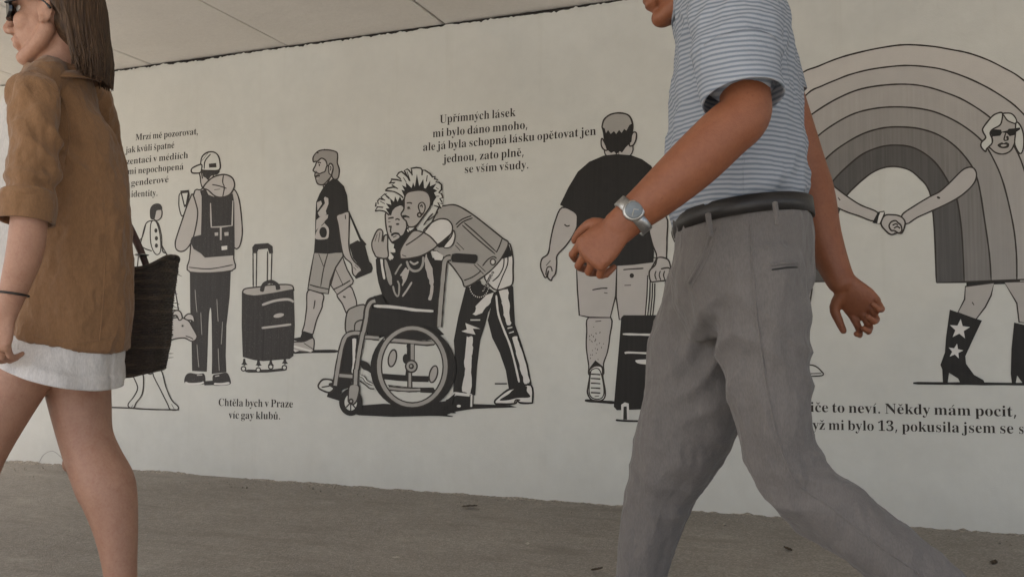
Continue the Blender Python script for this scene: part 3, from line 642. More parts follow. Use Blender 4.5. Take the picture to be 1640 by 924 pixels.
# ---- small woman with a dog
a = Art(2); a.fr = fQ
a.fill([(600, 150), (628, 138), (650, 148), (664, 200), (668, 262), (690, 285), (720, 420), (730, 560), (640, 590), (560, 580), (560, 400), (572, 260), (582, 215)], 'P', line=2)
a.fill([(620, 150), (640, 140), (657, 190), (660, 262), (640, 275), (620, 230)], 'P', line=1.8)
for c in ((641, 178), (643, 210), (643, 240)): a.ell(c, 6.5, 9, 'L')
for c in ((668, 325), (700, 380)): a.ell(c, 6, 8, 'L')
a.line([(600, 150), (585, 205), (568, 225), (592, 250), (625, 262)], 2)
a.line([(664, 235), (690, 283)], 2)
a.line([(668, 245), (678, 272)], 1.5)
a.fill([(628, 90), (648, 80), (664, 92), (666, 112), (660, 128), (646, 137), (632, 128)], 'S', line=1.8)
a.fill([(616, 112), (618, 86), (632, 70), (652, 67), (664, 76), (666, 92), (645, 96), (640, 112), (634, 132), (620, 130)], 'B')
a.fill([(590, 580), (640, 588), (636, 700), (628, 760), (606, 760), (600, 700)], 'S', line=2)
a.fill([(656, 585), (700, 575), (694, 660), (680, 740), (662, 740), (660, 690)], 'S', line=2)
a.build('painted_woman', 'small painted woman with bobbed hair and dotted robe beside the woven bag', WALL)
a = Art(40); a.fr = fB
a.fill([(-95, 470), (0, 425), (12, 440), (8, 500), (-20, 580), (-90, 600), (-130, 560)], 'S', line=2)
a.line([(0, 430), (-2, 480), (12, 505)], 2)
a.fill([(-8, 480), (-4, 420), (10, 372), (40, 358), (80, 362), (108, 378), (122, 402), (148, 448), (150, 462), (140, 478), (118, 482), (84, 466), (36, 470)], 'S', line=2.2)
a.fill([(22, 352), (28, 326), (50, 320), (66, 334), (72, 362), (56, 372), (46, 352), (36, 346)], 'S', line=2.2)
a.fill([(84, 362), (92, 346), (112, 338), (132, 352), (136, 384), (120, 372), (104, 372)], 'S', line=2.2)
a.ell((74, 402), 9, 9, 'G'); a.ell((74, 402), 5, 5, 'L')
a.line([(90, 456), (112, 462), (130, 472)], 1.6)
a.fr = fQ
a.fill([(548, 770), (566, 822), (550, 860), (528, 888), (530, 903), (550, 905), (560, 885), (584, 850), (590, 800), (584, 765)], 'P', line=2)
a.fill([(628, 762), (660, 832), (688, 888), (700, 912), (728, 914), (732, 900), (706, 874), (682, 820), (662, 752)], 'P', line=2)
a.fill([(420, 905), (432, 880), (446, 876), (456, 890), (452, 904)], 'P', line=2)
a.line([(400, 902), (520, 906), (620, 912), (735, 914)], 2.4)
a.line([(705, 890), (716, 910)], 1.3); a.line([(548, 892), (540, 904)], 1.3)
a.build('painted_dog', 'painted pale dog whose head and legs show past the woven bag', WALL)

# ---- backpacker seen from behind
a = Art(3); a.fr = fB
a.fill([(182, 694), (240, 690), (248, 714), (190, 716)], 'B', sm=False)
a.fill([(112, 103), (330, 94), (323, 250), (306, 400), (302, 560), (306, 646), (228, 656), (226, 500), (224, 332), (218, 420), (207, 560), (202, 644), (124, 640), (121, 470), (114, 300)], 'B', sm=False)
a.fill([(214, 345), (226, 335), (228, 650), (205, 645), (206, 560)], 'P')
for k, (x0, x1, s) in enumerate([(140, 150, 210), (170, 176, 330), (255, 262, 260), (285, 278, 380), (150, 160, 500), (262, 268, 520)]):
    a.line([(x0, s), ((x0 + x1) / 2, s + 70), (x1, s + 120)], 1.0, 'G')
a.fill([(90, 664), (112, 650), (150, 656), (188, 655), (194, 700), (172, 712), (112, 712), (83, 700)], 'B')
a.line([(88, 700), (110, 708), (165, 706), (186, 698)], 3.4, 'W'); a.line([(150, 662), (178, 660)], 3, 'S')
a.fill([(236, 662), (270, 654), (310, 650), (328, 690), (325, 710), (290, 716), (240, 716), (232, 690)], 'B')
a.line([(240, 708), (280, 709), (322, 703)], 3.4, 'W'); a.line([(246, 668), (268, 664)], 3, 'S')
a.fr = fA
a.fill([(545, 478), (585, 455), (700, 470), (750, 476), (776, 520), (790, 590), (800, 700), (800, 760), (786, 822), (766, 842), (750, 838), (748, 900), (738, 975), (480, 985), (476, 900), (482, 830), (500, 510)], 'S', line=2.2)
a.line([(470, 955), (600, 965), (742, 940)], 1.8); a.line([(474, 986), (600, 990), (742, 978)], 1.8)
a.fill([(418, 500), (410, 545), (412, 590), (428, 640), (446, 620), (456, 580), (472, 500)], 'P', line=2)
a.fill([(495, 505), (480, 528), (455, 590), (432, 660), (402, 750), (388, 802), (393, 842), (420, 858), (455, 845), (492, 790), (516, 700), (526, 620), (516, 566)], 'S', line=2.2)
a.fill([(540, 362), (542, 400), (546, 440), (562, 468), (600, 440), (620, 380)], 'S', line=2)
a.fill([(545, 358), (655, 356), (648, 384), (610, 392), (592, 418), (575, 404), (560, 396), (555, 376)], 'B')
a.line([(548, 366), (556, 410)], 3.2, 'B')
a.fill([(548, 354), (545, 310), (555, 272), (584, 249), (620, 245), (648, 262), (662, 300), (660, 354), (600, 360)], 'P', line=2.4)
a.fill([(548, 322), (500, 340), (486, 358), (496, 375), (540, 373), (550, 352)], 'P', line=2.4)
a.line([(566, 350), (572, 300), (606, 258)], 1.8); a.line([(552, 300), (590, 252)], 1.2)
a.fill([(594, 318), (640, 313), (642, 340), (597, 342)], 'L', sm=False)
a.build('painted_backpacker', 'painted person in a peaked cap and hooded top seen from behind, holding up a phone', WALL)
bp_par = bpy.data.objects['painted_backpacker']
a = Art(34); a.fr = fA
a.fill([(540, 485), (575, 472), (592, 508), (622, 520), (700, 522), (742, 500), (752, 560), (754, 840), (746, 882), (570, 896), (545, 870), (500, 842), (480, 796), (490, 770), (546, 755), (550, 600), (550, 520)], 'B', sm=False)
a.line([(605, 560), (607, 640), (610, 708), (675, 706), (738, 698), (743, 545)], 2.3, 'S', sm=False)
a.line([(668, 708), (668, 788)], 4.6, 'S', sm=False)
a.fill([(630, 742), (652, 740), (652, 760), (632, 762)], 'S', sm=False); a.fill([(690, 740), (716, 738), (716, 760), (692, 762)], 'S', sm=False)
a.fill([(672, 826), (708, 822), (708, 846), (674, 850)], 'W', sm=False)
a.fill([(560, 466), (590, 425), (632, 396), (690, 384), (736, 402), (753, 440), (746, 476), (720, 510), (670, 525), (630, 515), (590, 480)], 'S', line=2.4)
a.line([(685, 388), (680, 430), (690, 465), (680, 522)], 1.8); a.line([(615, 446), (660, 455), (705, 470)], 1.8); a.line([(628, 478), (665, 474)], 1.6)
a.build('painted_backpack', 'dark painted backpack with a pale pocket line and buckles', bp_par)
a = Art(52); a.fr = fA
a.fill([(418, 484), (472, 479), (474, 500), (456, 580), (442, 586), (424, 512)], 'L', sm=False)
a.fill([(430, 500), (464, 497), (452, 568), (446, 570)], 'P', sm=False)
a.build('painted_phone', 'small painted phone held up in the hand', bp_par)

# ---- black trolley case
def wheel_art(a, c, r, m='B'):
    a.ell(c, r, r, m); a.ell(c, r * 0.55, r * 0.55, 'P')
a = Art(4); a.fr = fB
a.line([(405, 640), (520, 640), (625, 630)], 4.5, 'B')
for x, y, t in ((400, 602, 575), (475, 606, 582), (540, 606, 582), (614, 596, 572)):
    a.line([(x, t), (x, y), (x + 4, y + 8)], 5.5, 'B', sm=False)
    a.fill([(x - 16, y + 4), (x, y - 18), (x + 18, y + 6)], 'B', sm=False)
for c in ((396, 628), (474, 634), (540, 618), (612, 622)): wheel_art(a, c, 15)
for x0, x1 in ((446, 447), (466, 463), (523, 521), (546, 541)):
    a.line([(x0, 8), ((x0 + x1) / 2, 100), (x1, 196)], 1.9)
a.fill([(392, 228), (405, 206), (480, 196), (540, 186), (640, 185), (660, 207), (640, 220), (460, 244), (410, 238)], 'T', line=2.2)
a.fill([(387, 222), (412, 236), (460, 242), (560, 226), (660, 207), (664, 290), (667, 400), (660, 560), (640, 576), (500, 588), (450, 582), (392, 566), (386, 400)], 'B', sm=False)
a.line([(492, 222), (504, 184), (540, 168), (572, 184), (580, 212)], 6.5, 'B')
a.line([(460, 246), (500, 288), (502, 420), (498, 584)], 1.2, 'K')
a.line([(494, 292), (560, 270), (630, 262), (662, 276)], 4.0, 'S')
a.line([(492, 413), (570, 404), (648, 394)], 3.4, 'S')
a.ell((582, 347), 28, 11, 'S', rot=-0.2)
a.fr = fA
a.fill([(864, 868), (862, 832), (878, 812), (960, 806), (988, 826), (990, 868), (968, 872), (958, 840), (900, 846), (890, 870)], 'B', sm=False)
a.build('painted_suitcase', 'painted dark trolley suitcase with raised handle on four castors', WALL)

# ---- bearded man walking
a = Art(5); a.fr = fD
a.line([(130, 758), (280, 752), (470, 750)], 5, 'K')
a.fill([(460, 335), (500, 300), (560, 272), (592, 340), (606, 396), (600, 470), (540, 480), (500, 400)], 'S', line=2.2)
a.line([(505, 345), (525, 352)], 4)
a.fill([(248, 300), (357, 330), (352, 400), (348, 432), (310, 520), (272, 640), (205, 620), (220, 550), (236, 430)], 'S', line=2.2)
a.line([(298, 372), (294, 405), (288, 438)], 1.8)
a.fill([(200, 616), (214, 600), (282, 622), (287, 665), (222, 694), (140, 668), (138, 655), (190, 645)], 'K', sm=False)
a.fill([(140, 682), (215, 678), (286, 654), (288, 735), (270, 756), (150, 748), (130, 742), (132, 700)], 'T', line=2)
a.fill([(140, 706), (250, 736), (272, 738), (268, 756), (220, 744), (140, 720)], 'W'); a.fill([(132, 736), (180, 748), (150, 756)], 'W', sm=False)
a.line([(215, 690), (285, 735)], 2)
a.fill([(498, 30), (515, 90), (535, 145), (582, 228), (576, 252), (462, 332), (414, 262), (445, 150), (470, 90)], 'T', line=2.2, sm=False)
a.line([(430, 296), (500, 262), (560, 226)], 2); a.line([(452, 148), (506, 262)], 2)
a.fill([(292, 20), (500, 18), (506, 48), (452, 130), (412, 232), (396, 326), (330, 318), (245, 292), (258, 210), (272, 130)], 'G', line=2.2, sm=False)
a.line([(258, 258), (320, 276), (402, 292)], 2); a.line([(325, 30), (360, 122)], 2); a.line([(392, 30), (362, 140), (340, 272)], 1.8)
a.line([(515, 45), (500, 58), (452, 130)], 2)
a.fr = fC
a.fill([(372, 330), (362, 372), (430, 330), (425, 285)], 'S', line=1.6)
a.fill([(312, 182), (345, 152), (382, 172), (400, 196), (414, 194), (432, 216), (425, 262), (410, 300), (380, 348), (322, 348), (303, 305), (300, 262), (284, 246), (300, 212)], 'S', line=2.2)
a.fill([(286, 182), (284, 150), (306, 116), (340, 97), (400, 95), (456, 110), (466, 142), (463, 190), (478, 240), (469, 302), (440, 312), (422, 284), (432, 240), (428, 207), (410, 194), (398, 212), (390, 226), (384, 190), (372, 168), (345, 156), (318, 178), (300, 180)], 'H', line=2.2)
a.fill([(302, 262), (330, 270), (352, 262), (372, 252), (384, 216), (398, 216), (402, 268), (418, 286), (366, 346), (330, 350), (310, 332), (302, 300), (296, 286)], 'H', line=2)
a.line([(300, 294), (318, 284), (334, 286)], 3); a.line([(308, 310), (326, 306)], 1.6, 'S')
a.ell((330, 206), 5, 9, 'L'); a.line([(318, 192), (330, 186), (342, 192)], 2); a.line([(302, 250), (314, 258)], 2)
a.line([(408, 214), (416, 224), (412, 248)], 1.6)
a.line([(372, 98), (366, 88)], 3.5); a.line([(316, 120), (322, 112)], 3.5)
a.fill([(362, 366), (400, 330), (432, 304), (462, 312), (512, 362), (536, 430), (546, 545), (530, 552), (458, 582), (466, 622), (482, 720), (503, 832), (490, 850), (395, 862), (290, 856), (298, 740), (300, 600), (306, 480), (332, 418)], 'K', sm=False)
a.fill([(312, 482), (342, 470), (350, 492), (316, 545)], 'S', sm=False)
a.fill([(318, 560), (372, 488), (364, 452), (372, 440), (396, 452), (398, 492), (378, 545), (384, 572), (350, 586), (330, 585)], 'S', sm=False)
a.fill([(308, 612), (340, 584), (396, 572), (392, 598), (352, 640), (330, 664), (304, 690)], 'S', sm=False)
a.ring([(304, 752), (306, 706), (330, 662), (362, 622), (372, 640), (398, 672), (400, 720), (384, 752)], [(330, 700), (344, 668), (372, 668), (386, 700), (376, 738), (345, 738)], 'S')
a.line([(345, 655), (375, 625)], 2, 'K'); a.line([(388, 755), (394, 852)], 1.2, 'B')
a.fill([(458, 584), (500, 562), (540, 550), (552, 575), (550, 700), (550, 815), (575, 900), (630, 960), (642, 985), (618, 1006), (598, 1028), (576, 1004), (566, 935), (512, 880), (486, 770), (470, 650)], 'S', line=2.2)
a.line([(522, 574), (524, 605)], 3)
for p in (((582, 960), (604, 982)), ((592, 944), (618, 966)), ((604, 930), (632, 950))): a.line(list(p), 1.6)
a.build('painted_bearded_man', 'painted bearded man walking in dark printed shirt and rolled shorts', WALL)
pb = bpy.data.objects['painted_bearded_man']
a = Art(48); a.fr = fC
a.fill([(538, 545), (552, 548), (640, 745), (680, 792), (668, 802), (640, 785), (625, 756)], 'K', sm=False)
a.fill([(556, 792), (612, 762), (650, 780), (668, 800), (700, 920), (716, 935), (725, 970), (716, 1000), (600, 1048), (585, 1020), (640, 985), (632, 958), (580, 895), (556, 815)], 'K', sm=False)
a.build('painted_shoulder_bag', 'black painted shoulder bag hanging behind the bearded man', pb)

# ---- man seated in the wheelchair
a = Art(6); a.fr = fG
a.fill([(125, 205), (140, 188), (185, 184), (240, 192), (258, 215), (292, 180), (250, 130), (290, 105), (300, 40), (340, -20), (420, -90), (480, -115), (600, 60), (625, 110), (652, 190), (750, 200), (735, 300), (722, 420), (705, 620), (692, 830), (760, 900), (700, 910), (560, 860), (380, 850), (250, 910), (165, 930), (40, 900), (60, 640), (110, 545), (182, 525), (150, 420), (132, 320)], 'K', sm=False)
a.fill([(246, 132), (282, 104), (302, 118), (306, 138), (286, 142)], 'P'); a.ell((290, 120), 16, 17, 'W'); a.fill([(240, 140), (292, 186), (278, 206), (240, 190)], 'W', sm=False)
a.line([(178, 196), (186, 280), (206, 388)], 3.6, 'W')
a.fill(jag([(206, 206), (226, 206), (256, 290), (278, 380), (272, 450), (240, 430), (222, 350), (210, 270)], 2, 5, 3), 'G', sm=False)
a.line([(304, 345), (340, 280), (366, 248)], 2.6, 'G')
a.fill(jag([(400, 280), (438, 300), (420, 380), (380, 446), (364, 440), (376, 380), (350, 350)], 3, 9, 5), 'S', sm=False)
a.line([(285, 450), (300, 510), (325, 545), (340, 520), (342, 440), (326, 402)], 2.8, 'G')
a.line([(372, 548), (420, 480), (460, 414)], 2.8, 'S')
a.line([(412, 220), (434, 280), (478, 312), (530, 300), (560, 250), (566, 180)], 3.8, 'G')
a.line([(440, 222), (480, 248), (520, 228)], 3.2, 'S')
a.fill(jag([(590, 150), (612, 200), (650, 300), (662, 400), (644, 470), (620, 440), (610, 380), (588, 300), (576, 220)], 2, 9, 8), 'S', sm=False)
a.line([(648, 440), (640, 520), (622, 582)], 5, 'S')
a.line([(112, 634), (300, 645), (500, 674), (655, 684)], 4.6, 'W')
# raised hand
a.fill([(92, 100), (90, 50), (104, 10), (128, -45), (150, -70), (176, -70), (192, -40), (184, 40), (204, -10), (226, -22), (236, -4), (236, 90), (236, 190), (140, 186), (112, 150)], 'T', line=2.4)
for p in (((140, -30), (118, 40)), ((165, -45), (150, 45)), ((206, 5), (192, 50))): a.line(list(p), 1.6)
# head
a.fr = fE
a.fill([(218, 530), (262, 520), (300, 476), (372, 460), (392, 500), (400, 560), (412, 640), (400, 720), (350, 775), (292, 808), (252, 762), (228, 690), (216, 600)], 'S', line=2.4)
a.fr = f1
a.fill([(108, 855), (240, 850), (300, 880), (330, 924), (352, 900), (400, 815), (560, 770), (584, 680), (540, 600), (420, 540), (300, 530), (262, 580), (180, 650), (120, 710), (108, 775)], 'P', sm=False)
a.line([(112, 780), (125, 720), (165, 735), (150, 690), (185, 650), (215, 660), (275, 682), (205, 628), (265, 575), (350, 640)], 2.4, sm=False)
a.line([(108, 775), (125, 780), (130, 740)], 2.2, sm=False); a.line([(108, 855), (150, 785), (248, 790)], 2.2, sm=False); a.line([(108, 856), (180, 845), (270, 862), (330, 912), (345, 924)], 2.4)
a.line([(265, 575), (305, 572)], 2); a.line([(190, 690), (270, 735)], 2.0); a.line([(290, 610), (350, 660)], 2.2); a.line([(160, 790), (240, 800)], 2)
a.fill([(355, 924), (282, 812), (345, 810), (286, 726), (376, 752), (352, 640), (420, 702), (438, 612), (480, 700), (520, 612), (550, 680), (584, 640), (585, 770), (520, 765), (440, 800), (395, 850), (375, 924)], 'K', sm=False)
a.fr = fE
a.line([(240, 578), (270, 572), (292, 570)], 2.4); a.line([(306, 590), (326, 582), (348, 592)], 2.4); a.line([(238, 612), (262, 608)], 1.4)
a.ell((328, 630), 17, 9, 'L'); a.ell((256, 652), 14, 8, 'L'); a.line([(270, 645), (262, 690), (270, 712)], 2.2)
a.fill([(266, 724), (300, 706), (340, 712), (356, 736), (380, 720), (402, 670), (412, 655), (432, 672), (460, 690), (480, 692), (400, 750), (350, 800), (318, 812), (284, 806), (276, 792), (310, 775), (344, 752), (336, 730), (300, 726), (276, 742)], 'K')
a.line([(284, 752), (318, 738)], 2.4)
a.fill([(414, 684), (436, 664), (500, 636), (470, 676), (424, 704)], 'W', sm=False); a.line([(424, 668), (438, 700)], 2.2)
a.build('painted_seated_man', 'painted bearded man with a short mohawk sitting in the wheelchair', WALL)
seated = bpy.data.objects['painted_seated_man']

# ---- man bending to hug him
a = Art(60); a.fr = fI
a.fill([(0, 838), (250, 826), (490, 834), (540, 848), (250, 858), (120, 878), (60, 900), (0, 890)], 'K', sm=False)
a.line([(388, 690), (470, 690)], 4, 'K'); a.line([(0, 882), (125, 884)], 3, 'K'); a.line([(0, 902), (105, 910)], 2.5, 'K')
a.fill([(340, 262), (392, 70), (500, 28), (512, 40), (516, 140), (524, 290), (562, 400), (612, 560), (636, 690), (622, 716), (482, 722), (462, 600), (420, 480), (370, 380)], 'K', sm=False)
a.fill([(175, 110), (192, 44), (300, 20), (362, 56), (408, 90), (345, 210), (325, 290), (290, 400), (270, 560), (256, 768), (108, 745), (118, 480), (112, 400), (142, 240)], 'K', sm=False)
a.fill(jag([(330, 96), (386, 68), (352, 150), (300, 222), (238, 232), (268, 160)], 4, 8, 3), 'W', sm=False)
a.line([(224, 262), (290, 262)], 3.5, 'W')
a.fill([(190, 282), (292, 322), (240, 320), (258, 360), (205, 350), (164, 338), (200, 325)], 'W', sm=False)
a.fill(jag([(200, 372), (242, 376), (236, 480), (234, 560), (226, 756), (168, 748), (184, 620), (186, 520)], 5, 6, 9), 'W', sm=False)
a.fill(jag([(415, 66), (478, 50), (484, 130), (490, 220), (496, 292), (470, 300), (450, 220), (436, 140)], 4, 6, 4), 'W', sm=False)
a.line([(398, 96), (412, 220), (450, 330), (490, 430), (525, 560), (552, 680)], 3.2, 'W')
a.line([(474, 318), (506, 310)], 3, 'W'); a.line([(484, 350), (516, 340)], 3, 'W')
a.fill(jag([(505, 382), (536, 366), (560, 440), (596, 560), (625, 684), (586, 692), (556, 580), (530, 470)], 4, 6, 6), 'W', sm=False)
# shoes
a.fill([(40, 838), (60, 800), (116, 744), (240, 760), (240, 850), (60, 858)], 'K', sm=False)
a.fill([(62, 796), (118, 745), (236, 760), (218, 776), (130, 768), (82, 792)], 'W', sm=False); a.fill([(222, 766), (242, 762), (240, 846), (220, 846)], 'W', sm=False, line=1.8); a.ell((146, 840), 14, 9, 'W')
a.fill([(388, 808), (402, 790), (470, 736), (520, 720), (632, 700), (642, 806), (628, 820), (560, 818), (540, 804), (520, 824), (410, 826), (390, 820)], 'W', line=3, lmat='K')
a.fill([(420, 800), (480, 760), (520, 726), (600, 706), (604, 740), (626, 780), (540, 786), (480, 800)], 'K'); a.line([(520, 822), (530, 798), (560, 800)], 2.2)
a.fr = fH
a.fill([(560, 622), (655, 470), (684, 500), (702, 600), (702, 700), (698, 832), (640, 870), (560, 892), (500, 860), (440, 760)], 'W', line=2.4)
a.line([(620, 596), (612, 680), (570, 760), (512, 812)], 2); a.line([(655, 580), (650, 660), (600, 780), (556, 890)], 2)
a.fill([(600, 560), (662, 468), (694, 560), (690, 580), (600, 606), (566, 612)], 'K', sm=False)
a.fill([(20, 128), (80, 112), (140, 104), (205, 120), (322, 190), (440, 280), (602, 410), (660, 458), (612, 570), (556, 650), (450, 752), (270, 862), (228, 795), (140, 672), (60, 592), (0, 540), (-60, 500), (-70, 330), (-20, 210)], 'G', line=2.4)
for p in ([(172, 290), (230, 240), (318, 206)], [(180, 316), (240, 262), (330, 226)], [(250, 270), (360, 365), (548, 540)], [(232, 292), (360, 410), (538, 560)], [(602, 416), (575, 490), (548, 545)], [(168, 478), (215, 528)], [(180, 450), (250, 520)], [(248, 804), (320, 776), (390, 730), (400, 708)], [(340, 655), (430, 745)], [(372, 650), (448, 722)], [(420, 670), (470, 610), (520, 584), (550, 600)]):
    a.line(p, 2)
a.ell((516, 632), 24, 28, 'T', line=2); a.ell((516, 632), 12, 15, 'W')
a.fill([(310, 850), (400, 800), (436, 900), (420, 960), (330, 950)], 'K', sm=False)
r = random.Random(3)
for i in range(15):
    t = i / 14; ang = 0.1 + t * 2.9
    a.ell((390 + 88 * math.cos(ang), 850 + 108 * math.sin(ang)), 7, 8, 'W', line=0.8)
for i in range(8):
    t = i / 7
    a.ell((515 - 90 * t, 730 + 170 * t), 9, 8, 'W', line=1.2); a.ell((490 - 55 * t, 760 + 130 * t), 7, 7, 'W', line=1)
a.line([(0, 530), (45, 575)], 2)
a.fill([(62, 492), (130, 402), (152, 340), (166, 390), (150, 462), (110, 500)], 'W', line=2)
a.fill([(-20, 478), (88, 420), (132, 372), (64, 496), (20, 500)], 'K', sm=False)
# sleeve, forearm, head
a.fr = fE
a.fill([(570, 700), (600, 655), (650, 612), (720, 582), (790, 590), (832, 640), (830, 700), (800, 740), (690, 822), (652, 765)], 'W', line=2.4)
a.fill([(640, 880), (690, 880), (750, 920), (740, 965), (672, 960)], 'W', sm=False)
a.fill([(350, 930), (352, 870), (400, 784), (470, 696), (545, 700), (620, 738), (672, 790), (692, 826), (640, 872), (540, 925), (420, 948), (362, 950)], 'T', line=2.4)
a.line([(404, 826), (470, 784), (560, 716), (640, 622), (662, 590)], 2); a.line([(568, 640), (610, 580), (655, 530)], 2); a.line([(600, 600), (660, 560), (702, 515)], 2)
a.line([(370, 915), (408, 930)], 2)
a.fr = f1
a.fill([(270, 520), (420, 540), (520, 590), (588, 640), (600, 570), (700, 520), (1000, 520), (1010, 200), (900, 160), (700, 150), (590, 170), (460, 260), (370, 330), (335, 400)], 'P', sm=False)
a.fr = f2
a.fill([(200, 100), (290, 92), (370, 110), (500, 180), (600, 290), (690, 360), (700, 470), (715, 580), (710, 690), (680, 760), (560, 700), (500, 500), (350, 460), (200, 460)], 'P', sm=False)
a.fr = f1
a.line([(275, 515), (320, 480), (405, 462), (485, 490), (385, 425), (440, 385), (335, 398), (380, 360), (375, 332), (470, 340), (550, 362), (520, 320), (465, 275), (500, 225), (545, 205), (620, 270), (680, 360), (590, 190), (640, 165), (670, 190), (722, 260), (712, 190), (700, 155), (790, 140), (860, 150), (890, 190), (882, 265)], 2.6, sm=False)
a.line([(275, 518), (350, 525), (430, 540), (520, 590), (575, 640)], 2.4)
a.fr = f2
a.line([(370, 215), (372, 130), (420, 135), (500, 190), (540, 245), (585, 235), (570, 275), (625, 290), (595, 325), (650, 335), (688, 370), (690, 450), (645, 500), (690, 520), (712, 585), (660, 600), (690, 640), (708, 690), (630, 665), (680, 760), (640, 735), (560, 708)], 2.6, sm=False)
a.line([(455, 215), (440, 320)], 2.4); a.line([(120, 150), (175, 310)], 2.2); a.line([(195, 130), (208, 220)], 3.4); a.line([(372, 140), (368, 215)], 4.2); a.line([(60, 250), (110, 330)], 2.0); a.line([(600, 420), (640, 440)], 2.2); a.line([(600, 560), (650, 560)], 2.2)
a.fill([(75, 560), (28, 452), (84, 470), (36, 376), (108, 412), (102, 330), (196, 424), (222, 335), (250, 405), (284, 195), (322, 392), (390, 275), (402, 424), (430, 432), (505, 300), (500, 396), (608, 350), (552, 434), (620, 468), (566, 502), (606, 578), (562, 640), (540, 700), (490, 740), (480, 560), (400, 470), (250, 460), (120, 500)], 'K', sm=False)
a.fr = fE
a.fill([(390, 402), (410, 346), (470, 322), (560, 320), (610, 346), (632, 402), (626, 470), (570, 552), (500, 642), (432, 655), (408, 605), (380, 576), (360, 536), (386, 490)], 'T', line=2.4)
a.line([(626, 470), (560, 570), (480, 680)], 2.2)
a.fill([(520, 470), (530, 440), (560, 430), (582, 460), (576, 510), (548, 545), (532, 510)], 'T', line=2); a.line([(535, 470), (552, 452), (556, 478)], 2)
a.ell((530, 545), 17, 18, 'T', line=2.6); a.ell((552, 535), 9, 9, 'L')
a.line([(412, 436), (440, 432), (462, 440)], 2.2); a.ell((430, 478), 14, 10, 'L'); a.line([(416, 492), (450, 490)], 1.4)
a.fill([(370, 548), (400, 545), (436, 560), (440, 574), (408, 566), (384, 574)], 'K', sm=False); a.line([(384, 578), (412, 600)], 2); a.line([(408, 605), (420, 640)], 2)
a.build('painted_hugging_man', 'painted man with a tall mohawk and denim vest bending over to hug the seated man', WALL)

# ---- the wheelchair
def ring_pts(c, rx, ry, k=40):
    return [(c[0] + rx * math.cos(2 * math.pi * j / k), c[1] + ry * math.sin(2 * math.pi * j / k)) for j in range(k)]
def tube(a, pts, w, m='G', sm=True):
    a.line(pts, w + 4.2, 'L', sm, False); a.line(pts, w, m, sm, False)
a = Art(170); a.fr = fJ
a.fill([(330, 800), (500, 788), (700, 800), (900, 770), (960, 720), (940, 790), (880, 830), (965, 846), (880, 852), (940, 868), (800, 866), (560, 872), (340, 862), (300, 850)], 'K', sm=False)
# sitter's shins and feet
a.fill([(262, 210), (300, 170), (385, 160), (372, 300), (330, 330), (258, 330)], 'G', line=2.4)
a.line([(312, 325), (316, 275), (340, 255), (370, 250)], 2.2)
a.fill([(250, 380), (290, 350), (340, 350), (330, 600), (210, 596), (225, 460)], 'K', sm=False)
a.fill(jag([(298, 372), (326, 372), (318, 460), (322, 520), (312, 596), (290, 592), (300, 480)], 3, 5, 2), 'W', sm=False)
a.fill([(210, 622), (300, 612), (290, 680), (232, 700), (216, 770), (134, 744), (150, 690), (175, 660)], 'K', sm=False)
a.fill([(84, 660), (112, 632), (165, 636), (172, 656), (150, 664), (180, 690), (150, 716), (100, 700), (80, 682)], 'P', line=3)
a.line([(100, 682), (150, 674), (176, 660)], 2)
# hidden parts behind the big wheel
a.fill([(350, 515), (380, 515), (410, 540), (430, 600), (400, 580), (360, 560)], 'K')
a.line([(345, 605), (372, 620), (390, 645), (430, 665)], 5.2, 'L'); a.line([(345, 605), (372, 620), (390, 645), (430, 665)], 2.4, 'P')
a.line([(345, 640), (380, 665), (410, 690), (440, 692)], 2)
# tyre and hand rim
c = (684, 550)
a.put([a.fr(ring_pts((690, 560), 276, 272)), a.fr(ring_pts(c, 212, 242))], 'K')
a.put([a.fr(ring_pts(c, 212, 243))], 'P')
a.fill([(540, 352), (620, 315), (690, 308), (760, 318), (830, 372), (700, 382), (560, 374)], 'K')
a.line([(500, 380), (640, 388), (760, 400), (830, 396)], 8.6, 'L'); a.line([(500, 376), (640, 386), (760, 398), (832, 392)], 4.8, 'G')
a.line([(660, 405), (662, 480), (650, 640)], 7, 'K'); a.ell((642, 500), 20, 32, 'K')
a.line([(486, 612), (600, 622), (700, 628), (790, 630)], 9.5, 'K', sm=False, taper=False)
tube(a, [(684, 405), (684, 550)], 5, 'G', False); tube(a, [(668, 590), (668, 690)], 4, 'G', False)
a.line([(525, 668), (650, 682)], 2); tube(a, [(530, 688), (640, 698), (740, 698)], 3.6, 'G')
a.fill([(735, 684), (820, 684), (830, 700), (818, 720), (736, 716)], 'K', sm=False)
for cc, rt in (((556, 496), 0.2), ((820, 598), 0.25)):
    a.ell(cc, 25, 55, 'T', rot=rt, line=2.4)
a.put([a.fr(ring_pts(c, 232, 264)), a.fr(ring_pts(c, 198, 232))], 'G')
for rx, ry in ((232, 264), (198, 232)):
    q = a.fr(ring_pts(c, rx, ry)); a.stroke(q + [q[0]], 2.2)
a.ell((678, 548), 37, 38, 'G', line=2.6); a.ell((678, 548), 17, 18, 'L'); a.ell((676, 546), 8, 8, 'G')
# castor
a.ell((288, 778), 75, 88, 'K'); a.ell((288, 780), 40, 52, 'P')
a.line([(288, 780), (258, 812)], 4, 'K'); a.line([(288, 780), (318, 815)], 4, 'K'); a.line([(288, 780), (288, 832)], 3, 'K')
a.fill([(282, 670), (342, 676), (330, 760), (304, 792), (276, 780), (272, 750)], 'G', line=2.4); a.ell((290, 772), 17, 18, 'L'); a.ell((290, 772), 7, 7, 'T')
